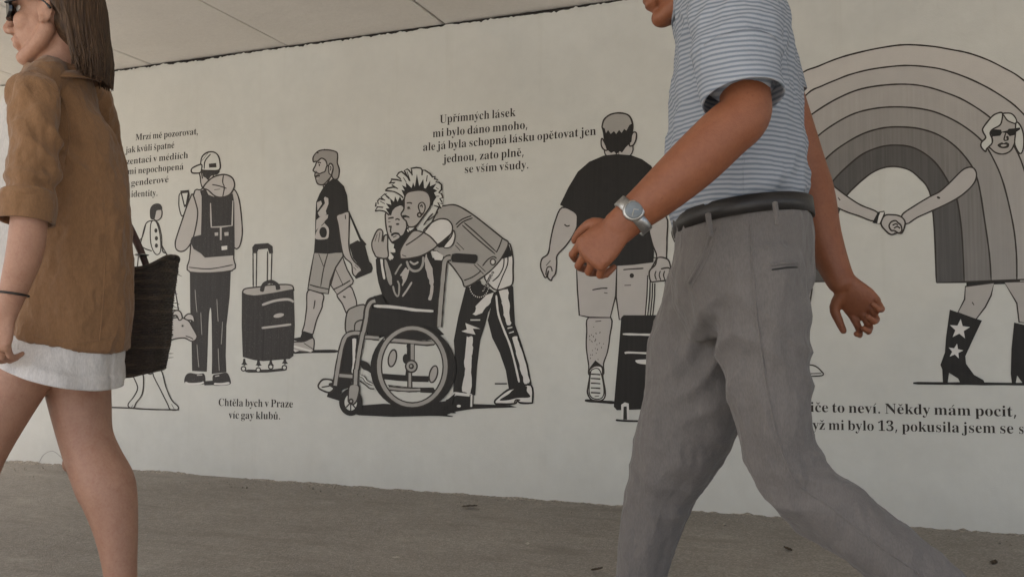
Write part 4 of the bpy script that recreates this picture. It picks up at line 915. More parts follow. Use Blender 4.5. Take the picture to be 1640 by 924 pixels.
# frame tubes
tube(a, [(376, 358), (470, 366)], 4.6, 'G', False)
tube(a, [(188, 672), (208, 540), (232, 420), (262, 352), (320, 334), (372, 342)], 5.4)
tube(a, [(214, 606), (306, 614)], 5.0, 'G', False)
tube(a, [(442, 120), (412, 132), (392, 180), (384, 250), (362, 350), (340, 470), (326, 570)], 5.6)
tube(a, [(322, 568), (318, 668)], 6.4, 'G', False)
a.fill([(398, 150), (420, 170), (440, 178), (660, 196), (860, 200), (855, 300), (780, 290), (690, 284), (600, 300), (540, 340), (470, 352), (388, 330)], 'K', sm=False)
a.line([(436, 160), (600, 172), (700, 186), (820, 194)], 4.2, 'W')
a.fill([(400, 120), (440, 96), (486, 90), (520, 150), (440, 150), (430, 128), (405, 140)], 'K', sm=False)
tube(a, [(446, 128), (418, 138), (396, 178), (388, 240), (370, 330)], 5.4)
a.fr = fG
tube(a, [(820, 190), (786, 196), (762, 230), (752, 320), (734, 520), (722, 660), (712, 830)], 6.0)
a.fr = fH
a.fill([(140, 560), (180, 552), (360, 564), (374, 580), (372, 620), (350, 648), (140, 634), (132, 600)], 'K', sm=False)
a.build('painted_wheelchair', 'painted wheelchair with a large spoked wheel, hand rim and small castor', seated)

# ---- man in the black shirt, seen from behind
a = Art(7); a.fr = fL
a.line([(276, 768), (350, 774), (440, 780)], 4.6, 'K')
a.fill([(296, 345), (408, 345), (404, 440), (392, 520), (372, 580), (368, 640), (300, 640), (296, 590), (284, 500), (286, 420)], 'S', line=2.2)
a.fill([(302, 600), (330, 564), (370, 596), (366, 640), (306, 640)], 'K', sm=False)
a.fill([(302, 640), (300, 612), (330, 592), (364, 600), (368, 650), (380, 720), (376, 756), (352, 770), (310, 764), (290, 730), (294, 690)], 'W', line=2.6)
a.fill([(304, 640), (312, 612), (344, 606), (362, 640), (374, 716), (366, 752), (340, 762), (310, 752), (298, 720)], 'P', line=1.8)
for y in (634, 656, 680, 704, 728): a.line([(306, y), (330, y + 1), (356, y + 3)], 2.2)
a.line([(326, 748), (348, 746)], 2.2)
r = random.Random(12)
for k in range(26):
    x, y = r.uniform(300, 388), r.uniform(390, 565)
    if x > 384 - (y - 390) * 0.12: continue
    d = r.uniform(4, 9)
    a.line([(x, y), (x + r.uniform(-3, 3), y + d)], 1.9)
a.line([(330, 366), (360, 363)], 2)
# second leg, mostly behind the case
a.fill([(470, 345), (580, 335), (575, 470), (552, 640), (500, 640), (480, 480)], 'S', line=2.2)
a.fill([(232, 40), (440, 60), (434, 235), (406, 346), (300, 345), (248, 334), (238, 200)], 'S', line=2.4, sm=False)
a.fill([(440, 60), (640, 40), (600, 190), (590, 340), (540, 350), (452, 356), (436, 240)], 'S', line=2.4, sm=False)
a.line([(472, 102), (520, 98), (576, 95)], 2.2); a.ell((516, 132), 11, 12, 'L'); a.line([(478, 182), (512, 181)], 2); a.line([(314, 205), (360, 197), (392, 196)], 2); a.line([(374, 219), (392, 222)], 2)
# hanging arm
a.fr = fK
a.fill([(172, 590), (250, 625), (252, 700), (200, 790), (146, 850), (142, 895), (136, 950), (118, 975), (112, 990), (92, 970), (98, 935), (82, 975), (64, 945), (54, 910), (62, 870), (96, 840), (110, 760), (132, 670)], 'S', line=2.4)
a.line([(184, 682), (198, 692), (214, 688)], 2); a.line([(84, 908), (108, 880)], 2); a.line([(82, 960), (90, 920), (110, 915), (118, 940)], 2)
# arm to the case
a.fill([(640, 640), (742, 640), (746, 760), (744, 850), (740, 900), (700, 940), (660, 930), (690, 860), (664, 780)], 'S', line=2.4)
a.fr = fL
a.fill([(612, 160), (606, 110), (636, 78), (650, 40), (700, 50), (716, 96), (722, 130), (712, 152), (640, 162)], 'S', line=2.4)
for x in (640, 662, 684): a.line([(x, 108), (x - 6, 130), (x + 2, 155)], 2)
a.line([(664, 98), (700, 92), (716, 102)], 2.6)
# shirt and head
a.fr = fK
a.fill([(405, 260), (420, 250), (550, 240), (540, 310), (420, 310)], 'S', line=2)
a.fill([(160, 575), (206, 480), (258, 394), (320, 340), (400, 306), (470, 298), (550, 304), (610, 326), (660, 362), (690, 420), (730, 520), (760, 600), (650, 660), (655, 740), (676, 830), (672, 890), (560, 904), (430, 912), (244, 900), (248, 760), (252, 625)], 'K', sm=False)
a.fill([(556, 185), (578, 182), (576, 220), (560, 250), (540, 248)], 'S', line=2.4)
a.fill([(394, 215), (386, 222), (388, 255), (405, 276), (420, 270)], 'S', line=2.4)
a.fill([(394, 160), (392, 140), (404, 106), (440, 80), (490, 73), (536, 86), (556, 124), (558, 165), (540, 200), (420, 200)], 'G', line=2.6)
a.fill([(392, 150), (405, 158), (412, 184), (424, 166), (438, 188), (456, 172), (468, 188), (484, 166), (498, 182), (512, 160), (524, 170), (540, 140), (556, 130), (558, 170), (552, 230), (520, 262), (500, 290), (488, 282), (470, 298), (456, 284), (440, 292), (414, 270), (400, 222)], 'K', sm=False)
a.line([(466, 288), (468, 302)], 1.8); a.line([(482, 286), (482, 300)], 1.8)
a.build('painted_black_shirt_man', 'painted man with cropped hair in black shirt and pale shorts seen from behind', WALL)
a = Art(60); a.fr = fL
tube(a, [(604, 130), (600, 240), (590, 345)], 2.2, 'P', False); tube(a, [(628, 170), (626, 240), (616, 345)], 1.6, 'P', False)
tube(a, [(716, 104), (716, 200), (712, 345)], 2.6, 'P', False); a.line([(690, 160), (698, 230), (690, 345)], 5, 'K')
a.fill([(462, 346), (474, 334), (560, 334), (760, 332), (900, 340), (890, 560), (870, 790), (700, 810), (440, 818), (424, 800), (434, 680), (450, 500)], 'K', sm=False)
a.line([(470, 430), (580, 433), (700, 434)], 3.2, 'W'); a.line([(480, 528), (500, 524), (600, 528), (700, 532)], 3.2, 'W')
a.fill([(534, 566), (560, 560), (660, 560), (700, 572), (660, 584), (560, 582)], 'W')
a.fill([(462, 862), (462, 790), (480, 778), (500, 784), (504, 866), (490, 868), (486, 800), (476, 800), (474, 864)], 'W', sm=False); a.fill([(474, 800), (490, 798), (492, 866), (472, 866)], 'B', sm=False)
a.line([(434, 868), (480, 872), (560, 874)], 3, 'K'); a.fill([(760, 800), (800, 800), (800, 868), (762, 868)], 'B', sm=False)
a.build('painted_suitcase', 'painted black suitcase pulled by the man in the black shirt', WALL)

# ---- rainbow cape of the couple holding hands
a = Art(8); a.fr = fM
def arch(top, left, right, foot_l, foot_r):
    """one edge of the rainbow: right foot, over the crown, left foot"""
    return left, top, right
E6 = [(-150, 620), (-60, 420), (40, 236), (160, 178), (280, 130), (400, 96), (540, 66), (690, 47), (850, 56), (960, 74), (1080, 98), (1200, 140), (1300, 190), (1396, 246), (1520, 360), (1620, 560), (1690, 900), (1720, 1340), (1725, 1496)]
E5 = [(-90, 700), (-30, 500), (90, 348), (180, 300), (270, 262), (360, 228), (500, 195), (690, 175), (850, 186), (960, 210), (1100, 262), (1250, 340), (1394, 446), (1500, 590), (1580, 860), (1622, 1200), (1632, 1496)]
E4 = [(-30, 760), (20, 600), (70, 516), (150, 452), (270, 380), (400, 325), (540, 298), (690, 290), (810, 303), (930, 338), (1060, 392), (1215, 495), (1330, 620), (1420, 800), (1480, 1100), (1500, 1496)]
E3 = [(20, 840), (68, 720), (140, 622), (250, 538), (380, 470), (520, 437), (650, 430), (780, 440), (900, 470), (1040, 540), (1165, 640), (1240, 760), (1300, 910), (1356, 1150), (1377, 1330), (1380, 1496)]
E2 = [(100, 960), (130, 840), (200, 752), (290, 676), (420, 600), (540, 562), (650, 553), (780, 564), (900, 604), (1000, 672), (1076, 756), (1120, 830), (1150, 930), (1180, 1120), (1210, 1330), (1222, 1496)]
E1 = [(175, 1080), (230, 920), (260, 870), (330, 800), (430, 720), (540, 676), (640, 665), (740, 680), (830, 730), (900, 800), (962, 900), (1010, 1000), (1040, 1200), (1056, 1510)]
E0 = [(255, 1300), (262, 1180), (280, 1080), (320, 990), (392, 912), (480, 840), (560, 804), (640, 798), (720, 820), (780, 868), (826, 920), (852, 1000), (872, 1200), (884, 1510)]
feet = lambda e, d: [(e[0][0] + d, 1508)] + e
EE = [E0, E1, E2, E3, E4, E5, E6]
LF = [255, 130, 20, -70, -140, -230, -320]
EE = [[(LF[i], 1500 if i else 1505)] + e for i, e in enumerate(EE)]
mats = ['R6', 'R5', 'R4', 'R3', 'R2', 'R1']
for i in range(5, -1, -1):
    o, n_ = catmull(EE[i + 1], False, 4), catmull(EE[i], False, 4)
    a.put([a.fr(o + n_[::-1])], mats[i])
for e in EE:
    a.line(e, 2.6, 'L')
a.line([(884, 1512), (1056, 1508), (1222, 1500), (1380, 1494), (1500, 1490), (1632, 1492), (1725, 1494)], 2.6, 'L', sm=False)
a.line([(255, 1505), (130, 1505), (-320, 1500)], 2.6, 'L', sm=False)
a.build('painted_rainbow', 'painted grey rainbow worn as a cape, bands darkening towards the inside', WALL)
rb = bpy.data.objects['painted_rainbow']
a = Art(40); a.fr = fN
a.fill([(1115, 815), (1280, 806), (1460, 800), (1465, 815), (1390, 822), (1282, 826), (1115, 838)], 'K', sm=False)
a.fr = fO
a.fill([(944, 62), (1096, 42), (1080, 110), (1050, 170), (1000, 236), (904, 200), (940, 130)], 'T', line=2.4, sm=False)
a.line([(980, 145), (990, 160)], 2.5)
a.build('painted_leg', 'painted grey leg under the rainbow hem', None)
a = Art(46); a.fr = fO
a.fill([(1150, 40), (1300, 34), (1310, 150), (1290, 260), (1228, 250), (1216, 150)], 'T', line=2.4, sm=False)
a.line([(668, 572), (860, 574), (1100, 576), (1330, 578)], 4.2, 'K')
a.build('painted_leg', 'painted grey legs under the rainbow hem', None)
a = Art(44)
# her arm and head
a.fr = fN
a.fill([(700, 382), (780, 322), (880, 262), (940, 232), (1000, 180), (1080, 100), (1120, 76), (1158, 76), (1180, 112), (1170, 165), (1120, 224), (1040, 282), (900, 350), (800, 395), (730, 436)], 'S', line=2.4)
a.ell((936, 268), 12, 7, 'L', rot=0.4)
a.build('painted_blonde_woman', 'painted pale haired woman in sunglasses and black star boots at the rainbow end', WALL)
a = Art(48)
a.fr = fP
a.fill([(160, 310), (130, 400), (150, 430), (190, 462), (250, 474), (310, 452), (345, 400), (368, 320), (370, 200), (330, 140), (250, 120), (180, 200)], 'T', line=2.4)
a.fill([(250, 122), (320, 120), (362, 160), (370, 208), (320, 196), (286, 176), (262, 140)], 'P', line=2.2)
a.fill([(246, 116), (190, 124), (146, 158), (80, 244), (78, 280), (102, 330), (66, 370), (62, 410), (100, 452), (108, 430), (126, 412), (156, 380), (158, 340), (140, 296), (160, 260), (220, 226), (240, 190)], 'P', line=2.6)
a.fill([(140, 278), (180, 258), (236, 262), (240, 280), (290, 268), (302, 254), (352, 250), (398, 242), (404, 258), (370, 280), (360, 306), (310, 318), (286, 292), (244, 286), (228, 314), (170, 320), (150, 306)], 'K', sm=False)
a.line([(276, 290), (262, 350), (296, 348), (292, 316)], 2.4); a.fill([(278, 318), (296, 316), (296, 348), (284, 344)], 'L', sm=False)
a.fill([(204, 394), (240, 372), (258, 380), (280, 370), (306, 386), (296, 416), (256, 424), (222, 416)], 'L'); a.fill([(232, 396), (256, 390), (284, 394), (270, 406), (244, 408)], 'S')
a.fill([(366, 200), (400, 220), (430, 300), (430, 420), (400, 470), (356, 392), (360, 300)], 'P', line=2.4)
a.fill([(352, 250), (398, 242), (404, 258), (370, 280), (360, 306), (330, 312)], 'K', sm=False)
bw = bpy.data.objects['painted_blonde_woman']
a.build('painted_head', 'painted pale haired head in black sunglasses', bw)
for o_ in list(bpy.data.objects):
    if o_.name.startswith('painted_leg') and o_.parent is None: o_.parent = bw
for dx, dy, mir in ((0, 0, 0), (348, 62, 0)):
    a = Art(60); a.fr = fO
    q = lambda pts: [(x + dx, y + dy) for x, y in pts]
    a.fill(q([(862, 184), (950, 215), (1032, 242), (990, 330), (944, 430), (948, 470), (990, 528), (1040, 556), (1046, 570), (918, 574), (906, 548), (858, 518), (850, 574), (826, 574), (822, 500), (812, 476), (836, 410), (842, 330)]) if not dx else q([(854, 190), (940, 210), (1010, 242), (1000, 330), (960, 420), (960, 470), (1010, 500), (1010, 512), (900, 512), (870, 470), (862, 512), (842, 512), (836, 460), (840, 330)]), 'K', sm=False)
    if not dx:
        for c, r0, rot in (((914, 288), 56, -0.25), ((892, 404), 42, -0.15)):
            pts = []
            for k in range(10):
                rr = r0 if k % 2 == 0 else r0 * 0.42
                an = rot - math.pi / 2 + k * math.pi / 5 + 0.35
                pts.append((c[0] + rr * math.cos(an), c[1] + rr * 0.98 * math.sin(an)))
            a.fill(pts, 'W', sm=False)
    a.build('painted_boot', 'black painted boot with two white stars' if not dx else 'second black painted boot at the end of the wall', bpy.data.objects['painted_blonde_woman'])
a = Art(110); a.fr = fN
a.fill([(110, 190), (90, 130), (150, 116), (210, 140), (270, 200), (360, 268), (440, 318), (545, 364), (520, 418), (420, 384), (318, 348), (200, 280)], 'S', line=2.4)
a.line([(290, 268), (304, 286)], 2.4)
a.fill([(590, 384), (640, 378), (690, 388), (720, 420), (716, 462), (700, 496), (676, 494), (656, 500), (630, 505), (600, 484), (566, 436)], 'S', line=2.6)
a.fill([(618, 450), (632, 424), (660, 416), (676, 430), (694, 446), (700, 480), (680, 496), (654, 480), (632, 478)], 'S', line=2.6)
a.line([(640, 446), (662, 436), (674, 446)], 2.2); a.line([(648, 466), (670, 454), (690, 466)], 2.2); a.line([(654, 494), (660, 480)], 2.2)
a.fill([(552, 362), (586, 356), (588, 372), (560, 436), (538, 434)], 'W', sm=False, line=2.2); a.fill([(545, 362), (562, 362), (532, 434), (510, 430)], 'K', sm=False)
a.build('painted_partner', 'painted partner wearing a wristband, reaching in to hold hands under the rainbow', WALL)
pp = bpy.data.objects['painted_partner']
# the partner's head, legs and shoes are largely behind the walking man
a = Art(112); a.fr = lambda p: p
a.fill([(1225, 190), (1240, 172), (1262, 174), (1272, 196), (1266, 224), (1248, 236), (1230, 222)], 'T', line=2.4)
a.fill([(1222, 196), (1228, 172), (1252, 162), (1274, 178), (1270, 194), (1240, 190), (1232, 206)], 'K')
a.build('painted_head', 'painted dark haired head of the partner', pp)
a = Art(114); a.fr = lambda p: p
a.fill([(1205, 452), (1245, 452), (1240, 520), (1236, 585), (1208, 585), (1208, 520)], 'T', line=2.4)
a.fill([(1268, 452), (1300, 452), (1290, 520), (1282, 580), (1258, 580), (1264, 520)], 'T', line=2.4)
a.fr = fO
a.fill([(-60, 530), (-50, 460), (40, 455), (70, 450), (110, 472), (150, 482), (180, 506), (186, 532), (60, 536)], 'P', line=2.2)
a.fill([(40, 455), (72, 450), (118, 480), (100, 505), (60, 500), (40, 510)], 'B'); a.line([(20, 520), (110, 522), (184, 520)], 1.6)
a.fill([(-190, 530), (-180, 460), (-70, 455), (-40, 500), (-36, 532)], 'P', line=2.2)
a.line([(-200, 536), (60, 538)], 2.4)
a.build('painted_leg', 'painted legs and pale shoes of the partner', pp)

# ---- a further painted walker, nearly all of it behind the man passing by
a = Art(9); a.fr = lambda p: p
a.fill([(1082, 398), (1088, 392), (1106, 396), (1112, 410), (1106, 424), (1092, 426), (1080, 416)], 'T', line=2)
for x in (1090, 1097, 1104): a.line([(x, 402), (x - 2, 412), (x, 422)], 1.6)
a.fill([(1078, 366), (1118, 362), (1150, 300), (1170, 300), (1140, 384), (1110, 398), (1084, 392)], 'T', line=2)
a.fill([(1120, 290), (1200, 282), (1210, 420), (1130, 424)], 'G', line=2.2, sm=False)
a.fill([(1132, 424), (1208, 420), (1196, 560), (1160, 560), (1158, 470), (1150, 560), (1128, 560)], 'K', sm=False)
a.fill([(1140, 250), (1150, 222), (1180, 222), (1188, 254), (1172, 282), (1150, 280)], 'T', line=2.2)
a.build('painted_walker', 'painted figure mostly hidden behind the passing man, one pale hand in view', WALL)

# ---- lettering: outlines of an upright serif face, drawn by hand below
def accent(kind, cx, base):
    t = base
    if kind == '´': return [[(cx - 30, t), (cx + 40, t + 105), (cx + 92, t + 95), (cx - 8, t - 6)]]
    if kind == 'ˇ': return [[(cx - 95, t + 92), (cx - 62, t + 98), (cx, t + 48), (cx + 62, t + 98), (cx + 95, t + 92), (cx + 18, t), (cx - 18, t)]]
    if kind == '°':
        k = 14
        o = [(cx + 58 * math.cos(2 * math.pi * j / k), t + 55 + 58 * math.sin(2 * math.pi * j / k)) for j in range(k)]
        i = [(cx + 26 * math.cos(2 * math.pi * j / k), t + 55 + 26 * math.sin(2 * math.pi * j / k)) for j in range(k)]
        return [o, i]
ACC = {'á': 'a´', 'í': 'i´', 'ý': 'y´', 'é': 'e´', 'ě': 'eˇ', 'ř': 'rˇ', 'š': 'sˇ', 'ž': 'zˇ', 'č': 'cˇ', 'ů': 'u°'}
def groups_of(ch):
    """(advance, [loop groups]); every group is an outline followed by its holes"""
    base, acc = (ACC[ch][0], ACC[ch][1]) if ch in ACC else (ch, None)
    adv, loops = GLYPHS[base]
    loops = [list(map(tuple, l)) for l in loops]
    if base in 'ij' and acc:
        loops = loops[1:]
    if base in 'ij' and not acc:
        gs = [[loops[0]], [loops[1]]]
    else:
        gs = [loops]
    if acc:
        xs = [p[0] for p in loops[0]]
        gs.append(accent(acc, (min(xs) + max(xs)) / 2, 352))
    return adv, gs
def thin(lp, d, sgn):
    """draw a letter outline in by d: a lighter weight of the face"""
    n = len(lp); out = []
    for k in range(n):
        (x0, y0), (x, y), (x1, y1) = lp[k - 1], lp[k], lp[(k + 1) % n]
        ax, ay, bx, by = x - x0, y - y0, x1 - x, y1 - y
        la, lb = math.hypot(ax, ay) or 1, math.hypot(bx, by) or 1
        nx, ny = -(ay / la + by / lb), ax / la + bx / lb
        L = math.hypot(nx, ny) or 1
        out.append((x + sgn * d * nx / L, y + sgn * d * ny / L))
    return out
def area(lp): return sum(a[0] * b[1] - b[0] * a[1] for a, b in zip(lp, lp[1:] + lp[:1]))
def lettering(rows, cap, label, mat='L', weight=2.5):
    block = bpy.data.objects.new('painted_lettering', None); COL.objects.link(block)
    block.parent = WALL; block['label'] = label
    y = WALL_Y - 0.0006
    for text, (xa, ya), (xb, yb), cut in rows:
        a = Art(1); s_ = a.slot(mat)
        p0, p1 = at(xa, ya, y), at(xb, yb, y)
        tot = sum(130 if c == ' ' else GLYPHS[ACC[c][0] if c in ACC else c][0] for c in text)
        mid = at((xa + xb) / 2, (ya + yb) / 2, y)
        top = at((xa + xb) / 2, (ya + yb) / 2 - cap, y)
        h = (top.z - mid.z) / 455.0
        ux = (p1 - p0) / tot
        x = 0
        for c in text:
            if c == ' ':
                x += 130; continue
            adv, gs = groups_of(c)
            for g in gs:
                sg = 1 if area(g[0]) > 0 else -1
                g = [thin(lp, weight, sg) for lp in g]
                L3 = [[p0 + ux * (x + u) + Vector((0, 0, v * h)) for u, v in lp] for lp in g]
                flat = [p for lp in L3 for p in lp]
                b = len(a.v); a.v += flat
                for t in tessellate_polygon([[Vector((p.x, p.z, 0)) for p in lp] for lp in L3]):
                    a.f.append(tuple(b + q for q in t)); a.mi.append(s_)
            x += adv
        o = mesh_obj('lettering_line', a.v, a.f, [M[k] for k in a.mats], block, a.mi)
    return block
lettering([('Mrzí mě pozorovat,', (216.7, 225.3), (318, 215.4), 0), ('jak kvůli špatné', (201.3, 245.7), (279.3, 237.2), 0),
           ('reprezentaci v médiích', (172, 267), (301.4, 253.4), 0), ('lidmi nepochopená', (190, 281), (294, 271.7), 0),
           ('různé genderové', (174, 302), (270.2, 292), 0), ('identity.', (209.7, 316), (253, 313.8), 0)], 10.2,
          'painted serif text of six lines starting with Mrzí mě pozorovat')
lettering([('Upřímných lásek', (703.9, 197.8), (825.5, 186.5), 0), ('mi bylo dáno mnoho,', (692.5, 220.5), (846, 206.3), 0),
           ('ale já byla schopná lásku opětovat jen', (677, 242.2), (955, 216.3), 0), ('jednou, zato plně,', (710, 261.2), (840, 250), 0),
           ('se vším všudy.', (743.5, 277.6), (847.5, 270), 0)], 13.2, 'painted serif text of five lines starting with Upřímných lásek')
lettering([('Chtěla bych v Praze', (349.4, 649.6), (469.4, 652.4), 0), ('víc gay klubů.', (366, 669.8), (449.6, 671.4), 0)], 12.0,
          'painted serif text of two lines reading Chtěla bych v Praze')
lettering([('Moji rodiče to neví. Někdy mám pocit,', (1206, 657), (1630, 667), 0), ('Když mi bylo 13, pokusila jsem se', (1271, 686.8), (1624, 693.9), 0),
           ('s', (1631, 694.1), (1640.5, 694.2), 0)], 16.2, 'painted serif text of two larger lines starting with Moji rodiče to neví')
# hairline crack near the foot of the wall
a = Art(1); a.fr = lambda p: p
a.line([(62, 742), (70, 728), (84, 722), (97, 731), (108, 744)], 0.9, 'H')
a.build('plaster_crack', 'hairline plaster crack low on the wall', WALL)

# ================================================================== people
def iv(dx, dy, dz=0.0):
    """image right / image down / away from the camera -> world direction"""
    return (rgt * dx - upv * dy + fwd * dz).normalized()

class Solid:
    """collects overlapping closed volumes that are then fused into one skin"""
    def __init__(self): self.v, self.f = [], []
    def rings(self, rs, cap=True):
        b = len(self.v); k = len(rs[0])
        for r_ in rs: self.v += r_
        for i in range(len(rs) - 1):
            for j in range(k):
                self.f.append((b + i * k + j, b + i * k + (j + 1) % k, b + (i + 1) * k + (j + 1) % k, b + (i + 1) * k + j))
        if cap:
            self.f.append(tuple(b + j for j in range(k - 1, -1, -1)))
            self.f.append(tuple(b + (len(rs) - 1) * k + j for j in range(k)))
    def tube(self, pts, seg=32, round_ends=True, sub=5, cap=True, view=None):
        """pts: (centre, half width across the view, half width along the view)"""
        flat = [(p[0].x, p[0].y, p[0].z, p[1], p[2]) for p in pts]
        q = catmull(flat, False, sub) if len(flat) > 2 else flat
        c = [Vector(p[:3]) for p in q]
        rs = []
        n = len(q)
        for i in range(n):
            t = (c[min(i + 1, n - 1)] - c[max(i - 1, 0)]).normalized()
            vd = (view if view is not None else (c[i] - CAM)).normalized()
            s = t.cross(vd)
            s = s.normalized() if s.length > 1e-4 else rgt
            d = s.cross(t).normalized()
            def ring(cc, f): return [cc + s * (f * q[i][3] * math.cos(2 * math.pi * j / seg)) + d * (f * q[i][4] * math.sin(2 * math.pi * j / seg)) for j in range(seg)]
            if i == 0 and round_ends:
                m = min(q[0][3], q[0][4])
                rs += [ring(c[0] - t * m * 0.95, 0.25), ring(c[0] - t * m * 0.7, 0.68), ring(c[0] - t * m * 0.35, 0.92)]
            rs.append(ring(c[i], 1.0))
            if i == n - 1 and round_ends:
                m = min(q[i][3], q[i][4])
                rs += [ring(c[i] + t * m * 0.35, 0.92), ring(c[i] + t * m * 0.7, 0.68), ring(c[i] + t * m * 0.95, 0.25)]
        self.rings(rs, cap)
        return self
    def px(self, pts, **kw):
        """pts: (px, py, Y, width in px, depth ratio)"""
        out = []
        for p in pts:
            c = at(p[0], p[1], p[2]); h = p[3] / 2 * depth(c) / FPX
            out.append((c, h, h * (p[4] if len(p) > 4 else 1.0)))
        return self.tube(out, **kw)
    def ell(self, c, rad, axes=None, seg=20):
        ax = axes or (Vector((1, 0, 0)), Vector((0, 1, 0)), Vector((0, 0, 1)))
        rs = []
        for i in range(1, 12):
            th = math.pi * i / 12
            rs.append([c + ax[0] * (rad[0] * math.sin(th) * math.cos(2 * math.pi * j / seg)) + ax[1] * (rad[1] * math.sin(th) * math.sin(2 * math.pi * j / seg)) + ax[2] * (-rad[2] * math.cos(th)) for j in range(seg)])
        self.rings(rs)
        return self
    def raw(self, name, mat, parent=None, smooth=True):
        return mesh_obj(name, self.v, self.f, mat, parent, smooth=smooth)
    def fuse(self, name, mat, parent=None, voxel=0.004, smooth=3, shape=None):
        me = bpy.data.meshes.new(name + '_cage')
        me.from_pydata([tuple(v) for v in self.v], [], self.f); me.update()
        o = bpy.data.objects.new(name + '_cage', me); COL.objects.link(o)
        r = o.modifiers.new('r', 'REMESH'); r.mode = 'VOXEL'; r.voxel_size = voxel
        if smooth:
            s = o.modifiers.new('s', 'SMOOTH'); s.factor = 0.5; s.iterations = smooth
        dg = bpy.context.evaluated_depsgraph_get()
        out = bpy.data.meshes.new_from_object(o.evaluated_get(dg))
        bpy.data.objects.remove(o); bpy.data.meshes.remove(me)
        out.name = name
        out.materials.clear()
        for m in (mat if isinstance(mat, (list, tuple)) else [mat]): out.materials.append(m)
        if shape: displace(out, shape)
        out.polygons.foreach_set('use_smooth', [True] * len(out.polygons))
        out.update()
        return link(name, out, parent)

def displace(me, fn):
    n = len(me.vertices)
    co = np.empty(n * 3); me.vertices.foreach_get('co', co); co = co.reshape(-1, 3)
    no = np.empty(n * 3); me.vertices.foreach_get('normal', no); no = no.reshape(-1, 3)
    d = np.array([fn(Vector(c)) for c in co])
    co += no * d[:, None]
    me.vertices.foreach_set('co', co.ravel())

def folds(amp, sx, sy, sz, seed, ridge=True):
    def f(p):
        a = noise.noise(Vector((p.x * sx + seed, p.y * sy, p.z * sz)))
        b = noise.noise(Vector((p.x * sx * 2.3 + seed, p.y * sy * 2.3 + 5, p.z * sz * 2.3)))
        v = a + 0.45 * b
        if ridge: v = 0.55 - abs(v) * 1.6
        return amp * v
    return f

def solidify(o, t):
    m = o.modifiers.new('thickness', 'SOLIDIFY'); m.thickness = t; m.offset = 0
    return o

def hand(S, W, d, n, thumb, size=1.0, curl=(0.35, 0.55, 0.45), spread=0.10):
    """W wrist, d along the hand, n out of its back, thumb = +1/-1 side of d x n"""
    d = d.normalized(); n = (n - d * n.dot(d)).normalized(); l = d.cross(n) * thumb
    k = size
    S.tube([(W - d * .01 * k, .026 * k, .019 * k), (W + d * .02 * k, .031 * k, .018 * k), (W + d * .055 * k, .040 * k, .0165 * k), (W + d * .085 * k, .041 * k, .0135 * k)], view=-n, seg=24)
    lens = ((.041, .026, .021), (.046, .030, .023), (.043, .028, .022), (.034, .021, .019))
    for i in range(4):
        off = (.031 - .0207 * i) * k
        base = W + d * (.080 - .004 * abs(i - 1.2)) * k + l * off
        fd = (d + l * spread * (1.2 - i)).normalized()
        p = base - fd * .02 * k
        S.ell(base + n * .0045 * k, (.0085 * k, .0085 * k, .0075 * k))
        S.tube([(W + d * .012 * k + l * off * .35 + n * .0125 * k, .0028 * k, .0028 * k), (base - d * .012 * k + n * .0085 * k, .0036 * k, .0036 * k)], seg=8)
        pts = [(p, .0090 * k, .0090 * k), (base, .0088 * k, .0088 * k)]
        ang = 0; cur = base
        for j in range(3):
            ang += curl[j] * (1 + 0.12 * i)
            dv = (fd * math.cos(ang) - n * math.sin(ang))
            cur = cur + dv * lens[i][j] * k
            rr = (.0082, .0076, .0066)[j] * k
            pts.append((cur, rr, rr))
            if j < 2: S.ell(cur + (fd * math.sin(ang) + n * math.cos(ang)) * .0018 * k, (rr * 1.04,) * 3)
        S.tube(pts, seg=12, sub=3)
    b = W + d * .022 * k + l * .026 * k - n * .006 * k
    S.tube([(b - l * .015 * k, .013 * k, .013 * k), (b + (d * .55 + l * .6 - n * .2) * .035 * k, .0120 * k, .0120 * k), (b + (d * .55 + l * .6 - n * .2) * .040 * k + (d * .85 + l * .2 - n * .3) * .030 * k, .0098 * k, .0098 * k),
            (b + (d * .55 + l * .6 - n * .2) * .040 * k + (d * .85 + l * .15 - n * .45) * .054 * k, .0078 * k, .0078 * k)], seg=14, sub=3)
    return S

